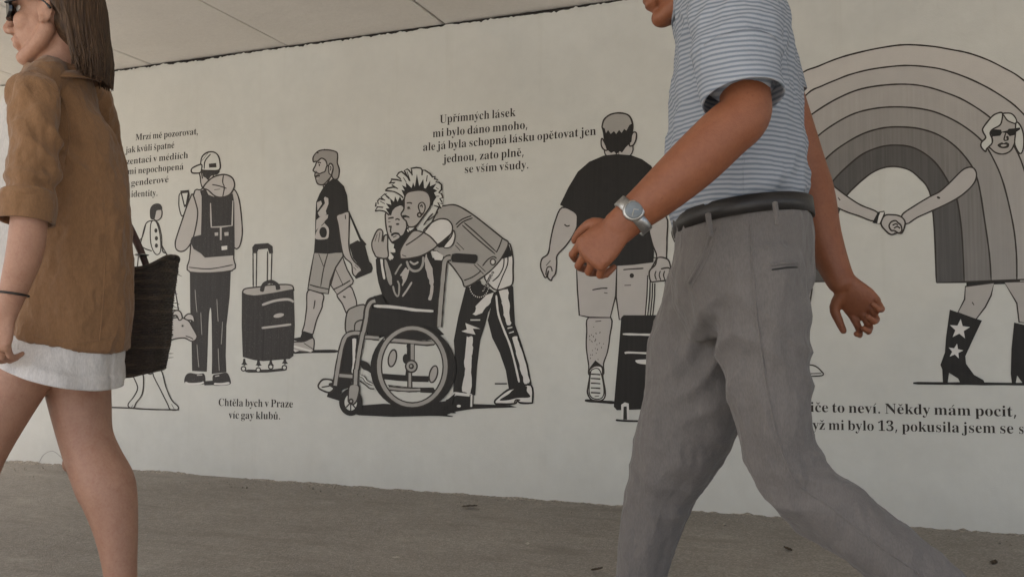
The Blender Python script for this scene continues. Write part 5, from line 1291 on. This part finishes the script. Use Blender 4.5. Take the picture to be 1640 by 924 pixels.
class Head:
    def __init__(self, c, face, tilt=0.0, k=1.0):
        f = face.normalized(); up = Vector((0, 0, 1))
        l = up.cross(f).normalized(); u = f.cross(l).normalized()
        f, u = (f * math.cos(tilt) - u * math.sin(tilt)), (u * math.cos(tilt) + f * math.sin(tilt))
        self.c, self.f, self.l, self.u, self.k = c, f, l, u, k
    def p(self, x, y, z): return self.c + (self.f * x + self.l * y + self.u * z) * self.k
    def ell(self, S, c, r): S.ell(self.p(*c), tuple(q * self.k for q in r), (self.f, self.l, self.u))
    def tube(self, S, pts): S.tube([(self.p(*p[:3]), p[3] * self.k, p[3] * self.k) for p in pts], seg=14, sub=3)
    def sculpt(self, S):
        e = self.ell; t = self.tube
        e(S, (-.012, 0, .030), (.094, .074, .085)); e(S, (.025, 0, -.030), (.064, .060, .085))
        e(S, (.020, 0, .045), (.070, .064, .055))
        for s in (-1, 1):
            t(S, [(.0, s * .052, -.050, .020), (.02, s * .046, -.080, .018), (.058, s * .018, -.100, .017)])
            e(S, (.052, s * .040, -.028), (.026, .022, .026)); e(S, (.095, s * .0125, -.040), (.010, .009, .008))
            e(S, (-.006, s * .073, -.012), (.018, .007, .031)); e(S, (-.012, s * .079, .002), (.010, .006, .018)); e(S, (.0, s * .076, -.035), (.008, .006, .010))
            t(S, [(.078, s * .040, .022, .009), (.086, s * .022, .026, .0105), (.088, s * .008, .020, .009)])
        e(S, (.066, 0, -.103), (.024, .026, .019))
        t(S, [(.085, 0, .016, .009), (.096, 0, -.008, .0095), (.108, 0, -.030, .0115)]); e(S, (.106, 0, -.034), (.012, .012, .010))
        e(S, (.088, 0, -.0615), (.010, .024, .0062)); e(S, (.086, 0, -.0735), (.010, .021, .0072)); e(S, (.080, 0, -.066), (.012, .030, .022))
    def eyes(self, parent):
        for s in (-1, 1):
            S = Solid(); self.ell(S, (.0625, s * .031, .003), (.0120, .0120, .0120))
            o = S.raw('eye', M['eye'], parent)
            S = Solid(); self.ell(S, (.0722, s * .031, .003), (.0042, .006, .006))
            S.raw('iris', M['iris'], o)

def shoe(parent, heel, toe, w, mat_u, mat_s, name='shoe', low=False):
    """upper fused from volumes, with a sole slab below it"""
    d = (toe - heel); L = d.length; d.normalize()
    up = Vector((0, 0, 1)); up = (up - d * up.dot(d)).normalized(); s = d.cross(up)
    P = lambda x, y, z: heel + d * (x * L) + s * y + up * z
    S = Solid()
    S.tube([(P(.08, 0, .055), w * .40, .045), (P(.25, 0, .05), w * .40, .040), (P(.5, 0, .038), w * .44, .028), (P(.75, 0, .032), w * .48, .022), (P(.93, 0, .028), w * .36, .017)], view=-up, seg=20)
    if not low: S.tube([(P(.14, 0, .06), w * .36, .05), (P(.17, 0, .10), w * .36, .05)], seg=20)
    o = S.fuse(name, mat_u, parent, 0.005, 3)
    S = Solid(); prof = []
    k = 36
    for z in (0.002, 0.018):
        rr = []
        for j in range(k):
            a = 2 * math.pi * j / k
            x = 0.5 - 0.53 * math.cos(a)
            hw = w * (0.40 + 0.10 * math.sin(math.pi * min(1, max(0, x)) * 0.9 + 0.2) * (1 if x > .45 else .2))
            rr.append(P(x, hw * math.sin(a) * 1.05, z))
        prof.append(rr)
    S.rings(prof)
    S.raw('sole', mat_s, o, smooth=False)
    return o

from mathutils.bvhtree import BVHTree
def seam(o, pts, rad, mat, name='seam', lift=0.0, sub=6):
    """a sewn line lying on the cloth"""
    bm = bmesh.new(); bm.from_mesh(o.data); bv = BVHTree.FromBMesh(bm); bm.free()
    out = []
    for px_, py_ in catmull(pts, False, sub):
        d = pix_dir(px_, py_).normalized()
        h = bv.ray_cast(CAM, d)
        if h[0] is not None: out.append(h[0] - d * lift)
    S = Solid()
    S.tube([(p, rad, rad) for p in out], seg=8, sub=1)
    return S.raw(name, mat, o)

# ------------------------------------------------------------------ the man walking past
def build_man():
    S = Solid()
    H = Head(at(1096, -64, 1.80), iv(-1, 0, 0.03), tilt=0.22, k=1.05)
    H.sculpt(S)
    S.px([(1106, -40, 1.80, 92, 1.05), (1128, -8, 1.80, 100, 1.1), (1160, 40, 1.80, 120, 1.6)])
    S.px([(1165, 20, 1.8, 130, 2.0), (1175, 120, 1.8, 150, 1.5), (1178, 240, 1.8, 165, 1.2), (1185, 340, 1.8, 165, 1.2), (1190, 430, 1.8, 165, 1.35)])
    # near arm, swung forward
    S.px([(1172, -30, 1.63, 70), (1182, 60, 1.56, 74), (1193, 150, 1.51, 80), (1190, 186, 1.495, 86), (1160, 214, 1.485, 88), (1110, 262, 1.475, 86), (1052, 314, 1.468, 72), (1008, 350, 1.462, 58, .75), (990, 366, 1.46, 56, .72)])
    W = at(1000, 358, 1.461)
    hand(S, W, iv(-0.74, 0.68, 0.12), iv(-0.25, -0.35, -1), 1, 0.92, curl=(.62, .85, .6), spread=.05)
    # far arm, swung back
    S.px([(1190, -20, 1.98, 66), (1240, 120, 2.04, 70), (1284, 262, 2.07, 72), (1298, 310, 2.07, 74), (1316, 378, 2.05, 62), (1338, 432, 2.04, 48), (1348, 452, 2.03, 44, .8)])
    hand(S, at(1347, 448, 2.03), iv(0.62, 0.75, 0.0), iv(0.35, -0.3, .8), -1, 0.96, curl=(.62, .85, .55), spread=.04)
    # legs
    S.px([(1155, 440, 1.88, 120), (1110, 600, 1.88, 112), (1072, 760, 1.88, 76), (1056, 800, 1.88, 70), (1040, 860, 1.88, 62), (1022, 950, 1.88, 52), (1008, 1110, 1.88, 48)])
    S.px([(1208, 450, 1.71, 115), (1230, 600, 1.71, 96), (1262, 745, 1.71, 80), (1300, 790, 1.71, 84), (1390, 855, 1.71, 84), (1490, 940, 1.71, 58), (1548, 990, 1.71, 50)])
    body = S.fuse('person', M['skin_m'], None, 0.0032, 3)
    tag(body, 'man in a blue striped shirt and grey trousers striding past the mural, arm swung forward', 'person')
    H.eyes(body)
    # hair
    S = Solid(); H.ell(S, (-.022, 0, .042), (.092, .078, .082)); H.ell(S, (-.050, 0, -.005), (.060, .070, .070))
    S.fuse('hair', M['hair_m'], body, 0.004, 2, lambda p: 0.004 * noise.noise(p * 60))
    # shirt
    S = Solid()
    S.px([(1140, -32, 1.8, 130, 1.5), (1162, 0, 1.8, 152, 2.15), (1174, 60, 1.8, 178, 1.95), (1178, 130, 1.8, 194, 1.62), (1178, 200, 1.8, 204, 1.42), (1177, 280, 1.8, 218, 1.30), (1181, 326, 1.8, 216, 1.26), (1187, 350, 1.8, 196, 1.22)], seg=40)
    S.px([(1164, -30, 1.68, 128, .9), (1172, 10, 1.61, 138, .85), (1178, 60, 1.55, 138, .85), (1184, 112, 1.515, 128, .9)], seg=28)
    S.px([(1164, -30, 1.92, 120, .9), (1185, 20, 2.0, 120, .8), (1212, 90, 2.04, 112, .9), (1226, 130, 2.05, 106, .9)], seg=28)
    def shp(p):
        v = folds(0.010, 6.5, 6.5, 9, 2.0)(p) + folds(0.005, 15, 15, 7, 9.0)(p) + folds(0.002, 36, 36, 24, 6.0)(p)
        # cloth gathers just above the belt
        z = p.z
        if z < 1.16: v += 0.006 * noise.noise(Vector((p.x * 28, p.y * 28, z * 5))) * min(1, (1.16 - z) / 0.10)
        return v
    sh = S.fuse('shirt', M['shirt'], body, 0.0055, 4, shp)
    S = Solid()
    S.px([(1181, 92, 1.525, 134, .92), (1186, 128, 1.508, 130, .94), (1192, 160, 1.498, 128, .98)], seg=40, round_ends=False, cap=False)
    cuff = S.raw('sleeve_hem', M['shirt'], sh); displace(cuff.data, folds(0.006, 12, 12, 12, 4.0, False)); solidify(cuff, 0.003)
    S = Solid()
    S.px([(1222, 112, 2.047, 112, .94), (1236, 160, 2.055, 110, .98)], seg=32, round_ends=False, cap=False)
    solidify(S.raw('sleeve_hem', M['shirt'], sh), 0.003)
    seam(cuff, [(1122, 142), (1150, 136), (1186, 136), (1222, 143), (1244, 152)], .0011, M['shirt'], 'hem_stitching')
    seam(sh, [(1196, 222), (1190, 270), (1190, 330)], .0014, M['shirt'], 'side_seam')
    # collar
    S = Solid()
    S.px([(1120, -30, 1.8, 108, 1.2), (1134, -10, 1.8, 122, 1.35), (1146, 8, 1.8, 150, 1.5)], seg=32, round_ends=False, cap=False)
    solidify(S.raw('collar', M['shirt'], sh), 0.004)
    # trousers
    S = Solid()
    S.px([(1190, 350, 1.8, 212, 1.26), (1190, 400, 1.8, 214, 1.3), (1186, 455, 1.8, 214, 1.35), (1184, 505, 1.8, 190, 1.25), (1186, 540, 1.8, 140, 1.2)], seg=40, round_ends=False)
    S.px([(1150, 440, 1.88, 150, 1.1), (1130, 540, 1.88, 168, 1.0), (1112, 640, 1.88, 164, .95), (1080, 730, 1.88, 134), (1058, 790, 1.88, 104), (1042, 850, 1.88, 90), (1026, 924, 1.88, 78), (1012, 1020, 1.88, 76), (1010, 1112, 1.88, 88, 1.1)], seg=32)
    S.px([(1212, 440, 1.71, 152, 1.1), (1224, 560, 1.71, 140, 1.0), (1238, 660, 1.71, 124), (1262, 745, 1.71, 114), (1298, 792, 1.71, 112), (1362, 838, 1.71, 104), (1440, 898, 1.71, 98), (1515, 958, 1.71, 94), (1540, 980, 1.71, 94)], seg=32)
    knee_f, knee_r = at(1072, 770, 1.88), at(1285, 780, 1.71)
    def tsh(p):
        v = folds(0.007, 7, 7, 5, 21.0)(p) + folds(0.005, 15, 15, 6, 3.0)(p) + folds(0.002, 36, 36, 20, 8.0)(p)
        for kp in (knee_f, knee_r):
            d = (p - kp).length
            if d < 0.16: v += 0.006 * (1 - 2 * abs(math.sin(p.z * 42 + p.x * 24 + 3 * noise.noise(p * 8)))) * (1 - d / 0.16) * (0.6 + noise.noise(p * 6))
        # drawn folds out of the crotch
        q = p - at(1190, 560, 1.75)
        if q.length < 0.24: v += 0.008 * (1 - 2 * abs(math.sin((q.z + 0.7 * abs(q.x)) * 36 + 3 * noise.noise(p * 6)))) * (1 - q.length / 0.24)
        return v
    tr = S.fuse('trousers', M['trousers'], body, 0.0055, 4, tsh)
    seam(tr, [(1140, 366), (1128, 408), (1104, 452)], .0034, M['trousers'], 'pocket_edge')
    seam(tr, [(1146, 366), (1134, 412), (1108, 460)], .0016, M['trousers'], 'pocket_edge', -.0004)
    seam(tr, [(1202, 362), (1206, 430), (1214, 520), (1228, 620), (1246, 700), (1276, 772), (1330, 812), (1400, 868), (1490, 930)], .0022, M['trousers'])
    seam(tr, [(1236, 424), (1258, 421), (1276, 420)], .0036, M['trousers'], 'back_pocket')
    seam(tr, [(1237, 432), (1258, 429), (1277, 428)], .0018, M['belt'], 'back_pocket', -.0006)
    # belt with buckle and loops
    S = Solid()
    S.px([(1186.5, 338, 1.8, 219, 1.27), (1190.5, 364, 1.8, 218, 1.27)], seg=64, round_ends=False, cap=False)
    bl = solidify(S.raw('belt', M['belt'], body), 0.004)
    S = Solid()
    b0 = at(1081, 365, 1.8)
    S.ell(b0, (.006, .028, .020)); S.raw('buckle', M['steel'], bl)
    for px_, py_, Y in ((1136, 360, 1.612), (1243, 342, 1.616)):
        S = Solid(); S.px([(px_ - 2, py_ - 17, Y - .012, 9, .5), (px_ + 2, py_ + 17, Y - .012, 9, .5)], seg=10)
        S.raw('belt_loop', M['trousers'], bl)
    # wristwatch
    wc = at(1014, 346, 1.4625); ax = iv(-0.74, 0.67, 0.02)
    hw = 33 * depth(wc) / FPX
    S = Solid(); S.tube([(wc - ax * .010, hw, hw * .80), (wc + ax * .010, hw * .98, hw * .78)], seg=40, round_ends=False, cap=False)
    wt = solidify(S.raw('wristwatch', M['steel'], body), 0.004)
    S = Solid(); nrm = iv(-0.10, -0.25, -1); fc = wc + nrm * hw * .80
    s1 = ax; s2 = nrm.cross(ax).normalized()
    S.ell(fc, (.0185, .0185, .006), (s1, s2, nrm)); cs = S.raw('watch_case', M['steel'], wt)
    S = Solid(); S.ell(fc + nrm * .0036, (.0148, .0148, .0034), (s1, s2, nrm)); dl = S.raw('watch_dial', M['watch_face'], cs)
    S = Solid()
    for ang, ln in ((.6, .0105), (2.3, .0075)):
        e_ = (s1 * math.cos(ang) + s2 * math.sin(ang))
        S.tube([(fc + nrm * .0073, .0006, .0006), (fc + nrm * .0068 + e_ * ln, .0006, .0006)], seg=6)
    S.raw('watch_hand', M['scrap'], dl)
    # shoes
    g = lambda p, z: Vector((p.x, p.y, z))
    shoe(body, g(at(1042, 1140, 1.88), 0.0), g(at(905, 1180, 1.88), 0.0), .105, M['shoe_m'], M['sole'])
    hl, tt = at(1585, 1040, 1.71), at(1490, 1195, 1.71)
    shoe(body, hl, g(tt, max(0.0, tt.z) if tt.z > 0 else 0.0), .105, M['shoe_m'], M['sole'])
    return body
build_man()

# ------------------------------------------------------------------ the woman walking past
def build_woman():
    S = Solid()
    H = Head(at(88, 25, 1.55), iv(-1, 0, -0.10), tilt=0.05, k=1.0)
    H.sculpt(S)
    S.px([(98, 62, 1.57, 76), (98, 100, 1.58, 80), (98, 150, 1.58, 74, 1.2)])
    S.px([(98, 150, 1.58, 72, 1.2), (110, 240, 1.58, 95, 1.1), (112, 360, 1.58, 105), (108, 460, 1.58, 120), (106, 560, 1.58, 125)])
    # near arm hanging, elbow slightly bent
    S.px([(64, 150, 1.44, 36), (56, 250, 1.415, 36), (48, 335, 1.39, 52), (41, 400, 1.385, 55), (26, 452, 1.38, 45), (12, 498, 1.375, 34, .8), (8, 510, 1.375, 33, .75)])
    hand(S, at(10, 500, 1.375), iv(-0.34, 1, 0.05), iv(-0.25, 0.0, -1), 1, 0.86, curl=(.40, .6, .45), spread=.05)
    # far arm carrying the bag in the crook of the elbow
    S.px([(134, 175, 1.74, 34), (158, 260, 1.84, 44), (172, 345, 1.88, 54), (130, 372, 1.86, 46), (70, 370, 1.83, 34, .8)])
    hand(S, at(78, 370, 1.832), iv(-1, 0.05, -0.1), iv(0, -1, 0.2), -1, 0.92, curl=(.6, .8, .6))
    # legs
    S.px([(118, 540, 1.65, 105), (123, 600, 1.66, 102), (129, 650, 1.66, 92), (137, 698, 1.66, 82), (150, 735, 1.66, 84), (168, 775, 1.66, 90), (177, 803, 1.66, 82), (186, 850, 1.66, 66), (192, 907, 1.66, 52), (196, 960, 1.66, 47), (200, 1015, 1.66, 48)])
    S.ell(at(124, 726, 1.655), (.030, .030, .036)); S.ell(at(113, 742, 1.655), (.016, .022, .022))
    S.px([(84, 540, 1.56, 84), (20, 628, 1.53, 88), (-40, 730, 1.49, 88), (-58, 800, 1.49, 84), (-80, 900, 1.49, 58), (-96, 1000, 1.49, 46)])
    for (ax_, ay, Y, tx, ty) in ((202, 1030, 1.66, 128, 1076), (-94, 1010, 1.49, -170, 1070)):
        c = at(ax_, ay, Y); t = at(tx, ty, Y)
        S.tube([(Vector((c.x + .03, c.y, .055)), .030, .032), (Vector((c.x - .05, c.y, .060)), .034, .030), (Vector((c.x - .12, c.y - .006, .045)), .040, .020), (Vector((c.x - .165, c.y - .008, .036)), .040, .013)], seg=18, view=Vector((0, 0, -1)))
        for k in range(5):
            S.tube([(Vector((c.x - .150, c.y - .030 + k * .0145, .035)), .0085, .0085), (Vector((c.x - .198 + .007 * abs(k - 1) , c.y - .034 + k * .0155, .031)), .0078, .0078)], seg=10)
    body = S.fuse('person', M['skin_w'], None, 0.0032, 3)
    tag(body, 'woman in sunglasses, loose brown jacket and short white skirt walking past with a woven bag', 'person')
    H.eyes(body)
    # hair: a close cap and many swept locks
    S = Solid()
    H.ell(S, (-.026, 0, .038), (.088, .080, .084)); H.ell(S, (-.052, 0, -.010), (.056, .072, .080)); H.ell(S, (.010, 0, .066), (.060, .066, .052))
    rnd = random.Random(8)
    def lock(pts, r0):
        S.tube([(H.p(*p), r0 * f, r0 * f * .8) for p, f in zip(pts, (.7, 1, 1.05, 1.0, .9, .35))], seg=6, sub=3)
    for i in range(1100):
        a = R(rnd.uniform(98, 262))
        s = math.sin(a); c = math.cos(a)
        rx, ry = .086, .080
        L = rnd.uniform(-.158, -.080) - .02 * max(0, -c)
        back = -.012 if c > -.2 else 0.0
        jit = lambda k: rnd.uniform(-k, k)
        drop = .0
        pts = [(.02 + jit(.03), .012 * s + jit(.008), .122), (-.02 + rx * c * .62, ry * s * .72, .098 + jit(.004)), (-.028 + rx * c * .95, ry * s * 1.02, .035 + jit(.01)),
               (-.034 + rx * c * .96 + back, ry * s * 1.02 + jit(.006), -.045 + jit(.012)), (-.050 + rx * c * .86 + back - drop * .2, ry * s * .95 + jit(.01), -.115 + jit(.015)),
               (-.060 + rx * c * .72 + back - drop, ry * s * .86 + jit(.018), L)]
        lock(pts, rnd.uniform(.0018, .0038))
    for i in range(420):     # swept back from the forehead over the ear
        s = rnd.choice((-1, 1)); t = rnd.random()
        z0 = .100 - .045 * t
        pts = [(.070 - .020 * t, s * (.010 + .045 * t), z0 + .012), (.045, s * (.040 + .030 * t), z0 - .002), (.005, s * (.076), .052 - .030 * t), (-.034, s * .080, .016 - .026 * t), (-.058, s * .070, -.050 - .02 * t), (-.066 + rnd.uniform(-.02, .01), s * .058, -.105 - .035 * rnd.random())]
        lock(pts, rnd.uniform(.0017, .0034))
    hair = S.raw('hair', M['hair_w'], body)
    # sunglasses
    S = Solid()
    for s in (-1, 1):
        pts = [H.p(.094 - .020 * abs(math.cos(a)) * (1 if math.cos(a) * s > 0 else .2), s * .034 + .029 * math.cos(a) * (abs(math.cos(a)) ** -.35 if abs(math.cos(a)) > .05 else 1), .002 + .023 * math.sin(a) * (abs(math.sin(a)) ** -.35 if abs(math.sin(a)) > .05 else 1)) for a in [2 * math.pi * j / 28 + .01 for j in range(28)]]
        S.rings([[p - H.f * .004 for p in pts], [p + H.f * .003 for p in pts]])
    lens = S.raw('sunglasses', M['lens'], body, smooth=False)
    for s in (-1, 1):
        S = Solid(); S.tube([(H.p(.080, s * .064, .010), .0040, .0100), (H.p(.045, s * .077, .012), .0035, .0085), (H.p(.0, s * .081, .008), .003, .005), (H.p(-.020, s * .081, -.012), .003, .004)], seg=10)
        S.raw('temple_arm', M['lens'], lens)
    S = Solid(); S.tube([(H.p(.099, -.010, .010), .003, .003), (H.p(.103, 0, .013), .003, .003), (H.p(.099, .010, .010), .003, .003)], seg=8); S.raw('bridge', M['lens'], lens)
    # blouse
    S = Solid()
    S.px([(84, 130, 1.58, 84, 1.2), (70, 180, 1.57, 118, 1.2), (62, 260, 1.57, 140, 1.0), (66, 340, 1.57, 138, .95), (78, 440, 1.57, 140, .95), (92, 540, 1.57, 150, .95)], seg=32)
    S.fuse('blouse', M['blouse'], body, 0.007, 3, folds(0.006, 9, 9, 4, 5.0))
    # jacket
    S = Solid()
    S.px([(92, 112, 1.59, 70, 1.2), (100, 140, 1.59, 92, 1.35), (105, 183, 1.59, 102, 1.35), (110, 212, 1.59, 116, 1.25), (119, 244, 1.59, 128, 1.12), (126, 290, 1.59, 138, 1.05), (130, 345, 1.59, 142), (129, 417, 1.59, 152), (126, 465, 1.59, 162), (121, 505, 1.59, 171), (117, 530, 1.59, 175), (114, 546, 1.59, 177)], seg=44, round_ends=False)
    S.px([(44, 152, 1.43, 62), (84, 122, 1.53, 58), (118, 128, 1.66, 56), (142, 156, 1.75, 58)], seg=24)
    S.px([(60, 150, 1.44, 74), (56, 200, 1.425, 78), (51, 260, 1.41, 78), (46, 318, 1.395, 74)], seg=28)
    S.px([(140, 160, 1.75, 72), (156, 250, 1.83, 76), (168, 330, 1.875, 76), (150, 362, 1.875, 66), (118, 372, 1.855, 60)], seg=24)
    def jsh(p):
        v = folds(0.007, 7, 7, 2.4, 12.0)(p) + folds(0.005, 15, 15, 8, 1.0)(p) + folds(0.0025, 38, 38, 24, 6.0)(p)
        q = p - at(108, 235, 1.46)      # drag folds from the armpit
        if q.length < 0.2: v += 0.007 * (1 - 2 * abs(math.sin((q.z * 0.8 + (q.x + q.y) * 0.9) * 30 + 2 * noise.noise(p * 7)))) * (1 - q.length / 0.2)
        q = p - at(46, 320, 1.39)
        if q.length < 0.12: v += 0.007 * math.sin(q.z * 150 + 3 * noise.noise(p * 12)) * (1 - q.length / 0.12)
        return v
    jk = S.fuse('jacket', M['linen'], body, 0.0055, 4, jsh)
    S = Solid()     # turned-up cuff round the forearm
    S.px([(46, 312, 1.397, 78), (44, 332, 1.392, 81), (41, 356, 1.388, 79)], seg=40, round_ends=False, cap=False)
    c_ = S.raw('cuff', M['linen'], jk); displace(c_.data, folds(0.006, 14, 14, 14, 2.0, False)); solidify(c_, 0.005)
    S = Solid()     # collar standing round the neck
    S.px([(96, 103, 1.58, 92, 1.15), (97, 116, 1.585, 104, 1.3), (99, 134, 1.59, 120, 1.45)], seg=36, round_ends=False, cap=False)
    c_ = S.raw('collar', M['linen'], jk); displace(c_.data, folds(0.006, 9, 9, 9, 7.0, False)); solidify(c_, 0.004)
    seam(jk, [(52, 536), (90, 545), (140, 548), (186, 540)], .0016, M['linen'], 'hem_stitching')
    seam(jk, [(120, 140), (152, 230), (166, 330), (168, 430), (160, 545)], .0018, M['linen'])
    seam(jk, [(70, 128), (100, 160), (112, 210), (104, 262)], .0022, M['linen'])
    # skirt
    S = Solid()
    S.px([(112, 525, 1.585, 150, 1.0), (108, 548, 1.585, 172, 1.0), (101, 568, 1.585, 188, 1.1), (95, 588, 1.585, 198, 1.12)], seg=96, round_ends=False, cap=False)
    sk = S.raw('skirt', M['white_cloth'], body)
    displace(sk.data, lambda p: 0.009 * noise.noise(Vector((p.x * 9 + 3, p.y * 9, p.z * 1.5))) + 0.006 * noise.noise(Vector((p.x * 24, p.y * 24, p.z * 2))))
    solidify(sk, 0.004)
    # bracelet
    c = at(21, 471, 1.378); S = Solid()
    hw = 22.5 * depth(c) / FPX; axb = iv(-0.2, 1, 0)
    ringc = [(c + iv(1, 0.12, 0) * hw * math.cos(t) + iv(0, 0.15, 1) * hw * .92 * math.sin(t)) for t in [2 * math.pi * j / 40 for j in range(41)]]
    S.tube([(p, .0026, .0026) for p in ringc], seg=8, sub=1, round_ends=False); S.raw('bracelet', M['belt'], body)
    # sandals
    for (ax_, ay, Y) in ((202, 1030, 1.66), (-94, 1010, 1.49)):
        c0 = at(ax_, ay, Y); S = Solid(); prof = []
        for z in (0.0, 0.022):
            prof.append([Vector((c0.x - .075 + .140 * math.cos(t), c0.y - .004 + (.046 - .008 * math.cos(t)) * math.sin(t), z)) for t in [2 * math.pi * j / 36 for j in range(36)]])
        S.rings(prof); sd_ = S.raw('sandal', M['sandal'], body, smooth=False)
        S = Solid(); S.tube([(Vector((c0.x - .11, c0.y - .046, .02)), .012, .003), (Vector((c0.x - .105, c0.y - .03, .060)), .012, .003), (Vector((c0.x - .105, c0.y + .02, .064)), .012, .003), (Vector((c0.x - .11, c0.y + .042, .02)), .012, .003)], seg=10); S.raw('strap', M['sandal'], sd_)
    return body
build_woman()

# ------------------------------------------------------------------ her woven bag
def build_bag():
    root = bpy.data.objects.new('woven_bag', None); COL.objects.link(root)
    base = at(222, 600, 1.86); root.location = (base.x, base.y, base.z)
    tag(root, 'dark woven straw bag hanging from the arm of the woman in the brown jacket', 'bag')
    off = Vector(root.location)
    def put(S, name, mat, smooth=True, par=None):
        S.v = [v - off for v in S.v]
        return S.raw(name, mat, par or root, smooth)
    # walls: rows of plaited straw, flattened sack section, mouth sagging between the handles
    c0, c1 = at(216, 602, 1.86), at(224, 420, 1.86)
    ax = (c1 - c0); hgt = ax.length
    side = iv(1, 0.0, 0.0); dep = iv(0, 0, 1)
    def pt(u, v, grow=0.0):
        """u round the section, v up the wall"""
        w = (.5 * (96 + 22 * v) * 2.1 / FPX) * 1.02 + grow
        t = .060 + .022 * v + grow
        cs, sn = math.cos(u), math.sin(u)
        e = 0.62
        x = math.copysign(abs(cs) ** e, cs) * w; y = math.copysign(abs(sn) ** e, sn) * t
        mouth = 0.035 * (math.cos(u) ** 2) * v ** 3 - 0.020 * v ** 3
        bottom = -0.018 * (-cs) * (1 - v) ** 2
        z = Vector((0, 0, 1)) * (mouth + bottom)
        return c0 + ax * v + side * x + dep * y + z
    S = Solid(); rows = 44; seg = 132
    rs = []
    for i in range(rows * 4 + 1):
        v = i / (rows * 4)
        ring = []
        for j in range(seg):
            u = 2 * math.pi * j / seg
            row = i // 4
            g = 0.0028 * math.sin(math.pi * (i % 4) / 4) * (1 + 0.5 * math.cos(u * 33 + math.pi * row)) + 0.0022 * noise.noise(Vector((u * 8, row * 3.1, 0))) + 0.006 * noise.noise(Vector((u * 1.5, v * 3, 4)))
            ring.append(pt(u, v, g))
        rs.append(ring)
    S.rings(rs, cap=False)
    S.f.append(tuple(range(seg - 1, -1, -1)))
    BODY = S
    S = Solid(); S.rings([[pt(2 * math.pi * j / seg, v, -0.006) for j in range(seg)] for v in (0.03, .3, .6, .985)], cap=False)
    put(S, 'lining', M['straw_in'])
    S = Solid(); q = [pt(2 * math.pi * j / 80, 1.0, 0.001) for j in range(81)]
    S.tube([(p, .006, .006) for p in q], seg=8, sub=1, round_ends=False); put(S, 'rim', M['straw'])
    # ragged straw ends
    S = BODY; rnd = random.Random(5)
    for k in range(110):
        u, v = rnd.uniform(0, 6.28), rnd.uniform(.05, .98)
        p = pt(u, v, .004); t = (pt(u + .08, v, .004) - p).normalized(); o_ = (pt(u, v, .02) - p).normalized()
        S.tube([(p, .0011, .0011), (p + t * .015 + o_ * .003, .001, .001), (p + t * rnd.uniform(.02, .035) + o_ * rnd.uniform(.006, .013) - Vector((0, 0, rnd.uniform(0, .008))), .0005, .0005)], seg=5, sub=2)
    put(S, 'woven_body', M['straw'])
    for d_ in (-1, 1):
        a_, b_ = pt(math.pi / 2 * d_ + .75 * d_, .93, .004), pt(math.pi / 2 * d_ + .05 * d_, .93, .004)
        top = at(196, 352, 1.885) + dep * .012 * d_
        S = Solid(); S.tube([(a_ - Vector((0, 0, .04)), .009, .005), (a_ + Vector((0, 0, .02)), .009, .005), (a_ * .35 + top * .65 + Vector((-.01, 0, .0)), .010, .006), (top, .010, .006), (b_ * .35 + top * .65 + Vector((.012, 0, .0)), .010, .006), (b_ + Vector((0, 0, .02)), .009, .005), (b_ - Vector((0, 0, .04)), .009, .005)], seg=12)
        h = put(S, 'handle', M['leather'])
        S = Solid()
        rc = b_ * .62 + top * .38 + Vector((.012, 0, 0)); S.ell(rc, (.020, .020, .0035)); put(S, 'ring', M['steel'], par=h)
build_bag()

# ------------------------------------------------------------------ litter on the walk
def leaf(px, py, L, rot, mat, name, label, cat, flatness=1.0):
    c = on_ground(px, py, 0.02 if px > 500 and py < 830 else 0.006)
    rnd = random.Random(int(px))
    root_v, fs = [], []
    n = 9
    d = Vector((math.cos(rot), math.sin(rot), 0)); s = Vector((-d.y, d.x, 0))
    for i in range(n + 1):
        t = i / n
        w = L * 0.30 * math.sin(math.pi * min(1, t * 1.02)) ** 0.8 * (1 + 0.2 * math.sin(i * 2.1))
        for q in (-1, -.5, 0, .5, 1):
            z = L * (0.12 * q * q * flatness + 0.18 * t * t * flatness + 0.03 * rnd.random()) + 0.002
            root_v.append(d * (t - .5) * L + s * w * q + Vector((0, 0, z)))
    for i in range(n):
        for q in range(4):
            a_ = i * 5 + q
            fs.append((a_, a_ + 1, a_ + 6, a_ + 5))
    o = mesh_obj(name, root_v, fs, mat)
    o.location = c
    solidify(o, 0.0008)
    tag(o, label, cat)
    return o
leaf(956, 914, .040, .4, M['leaf'], 'dry_leaf', 'curled dark leaf on the asphalt beside the shin of the striding man', 'leaf')
leaf(1262, 881, .038, 2.6, M['leaf'], 'dry_leaf', 'small dark leaf on the asphalt between the legs of the striding man', 'leaf')
leaf(1592, 903, .040, 1.2, M['leaf'], 'dry_leaf', 'dark leaf on the asphalt below the larger mural lettering', 'leaf')
leaf(752, 812, .075, .2, M['leaf'], 'dry_leaf', 'flat dark leaf lying close to the foot of the white wall', 'leaf', .4)
leaf(634, 893, .030, .1, M['scrap'], 'paper_scrap', 'pale paper scrap lying on the asphalt between the two walkers', 'scrap', .3)
leaf(845, 871, .026, 1.9, M['scrap'], 'paper_scrap', 'tiny pale scrap on the asphalt below the painted wheelchair', 'scrap', .3)
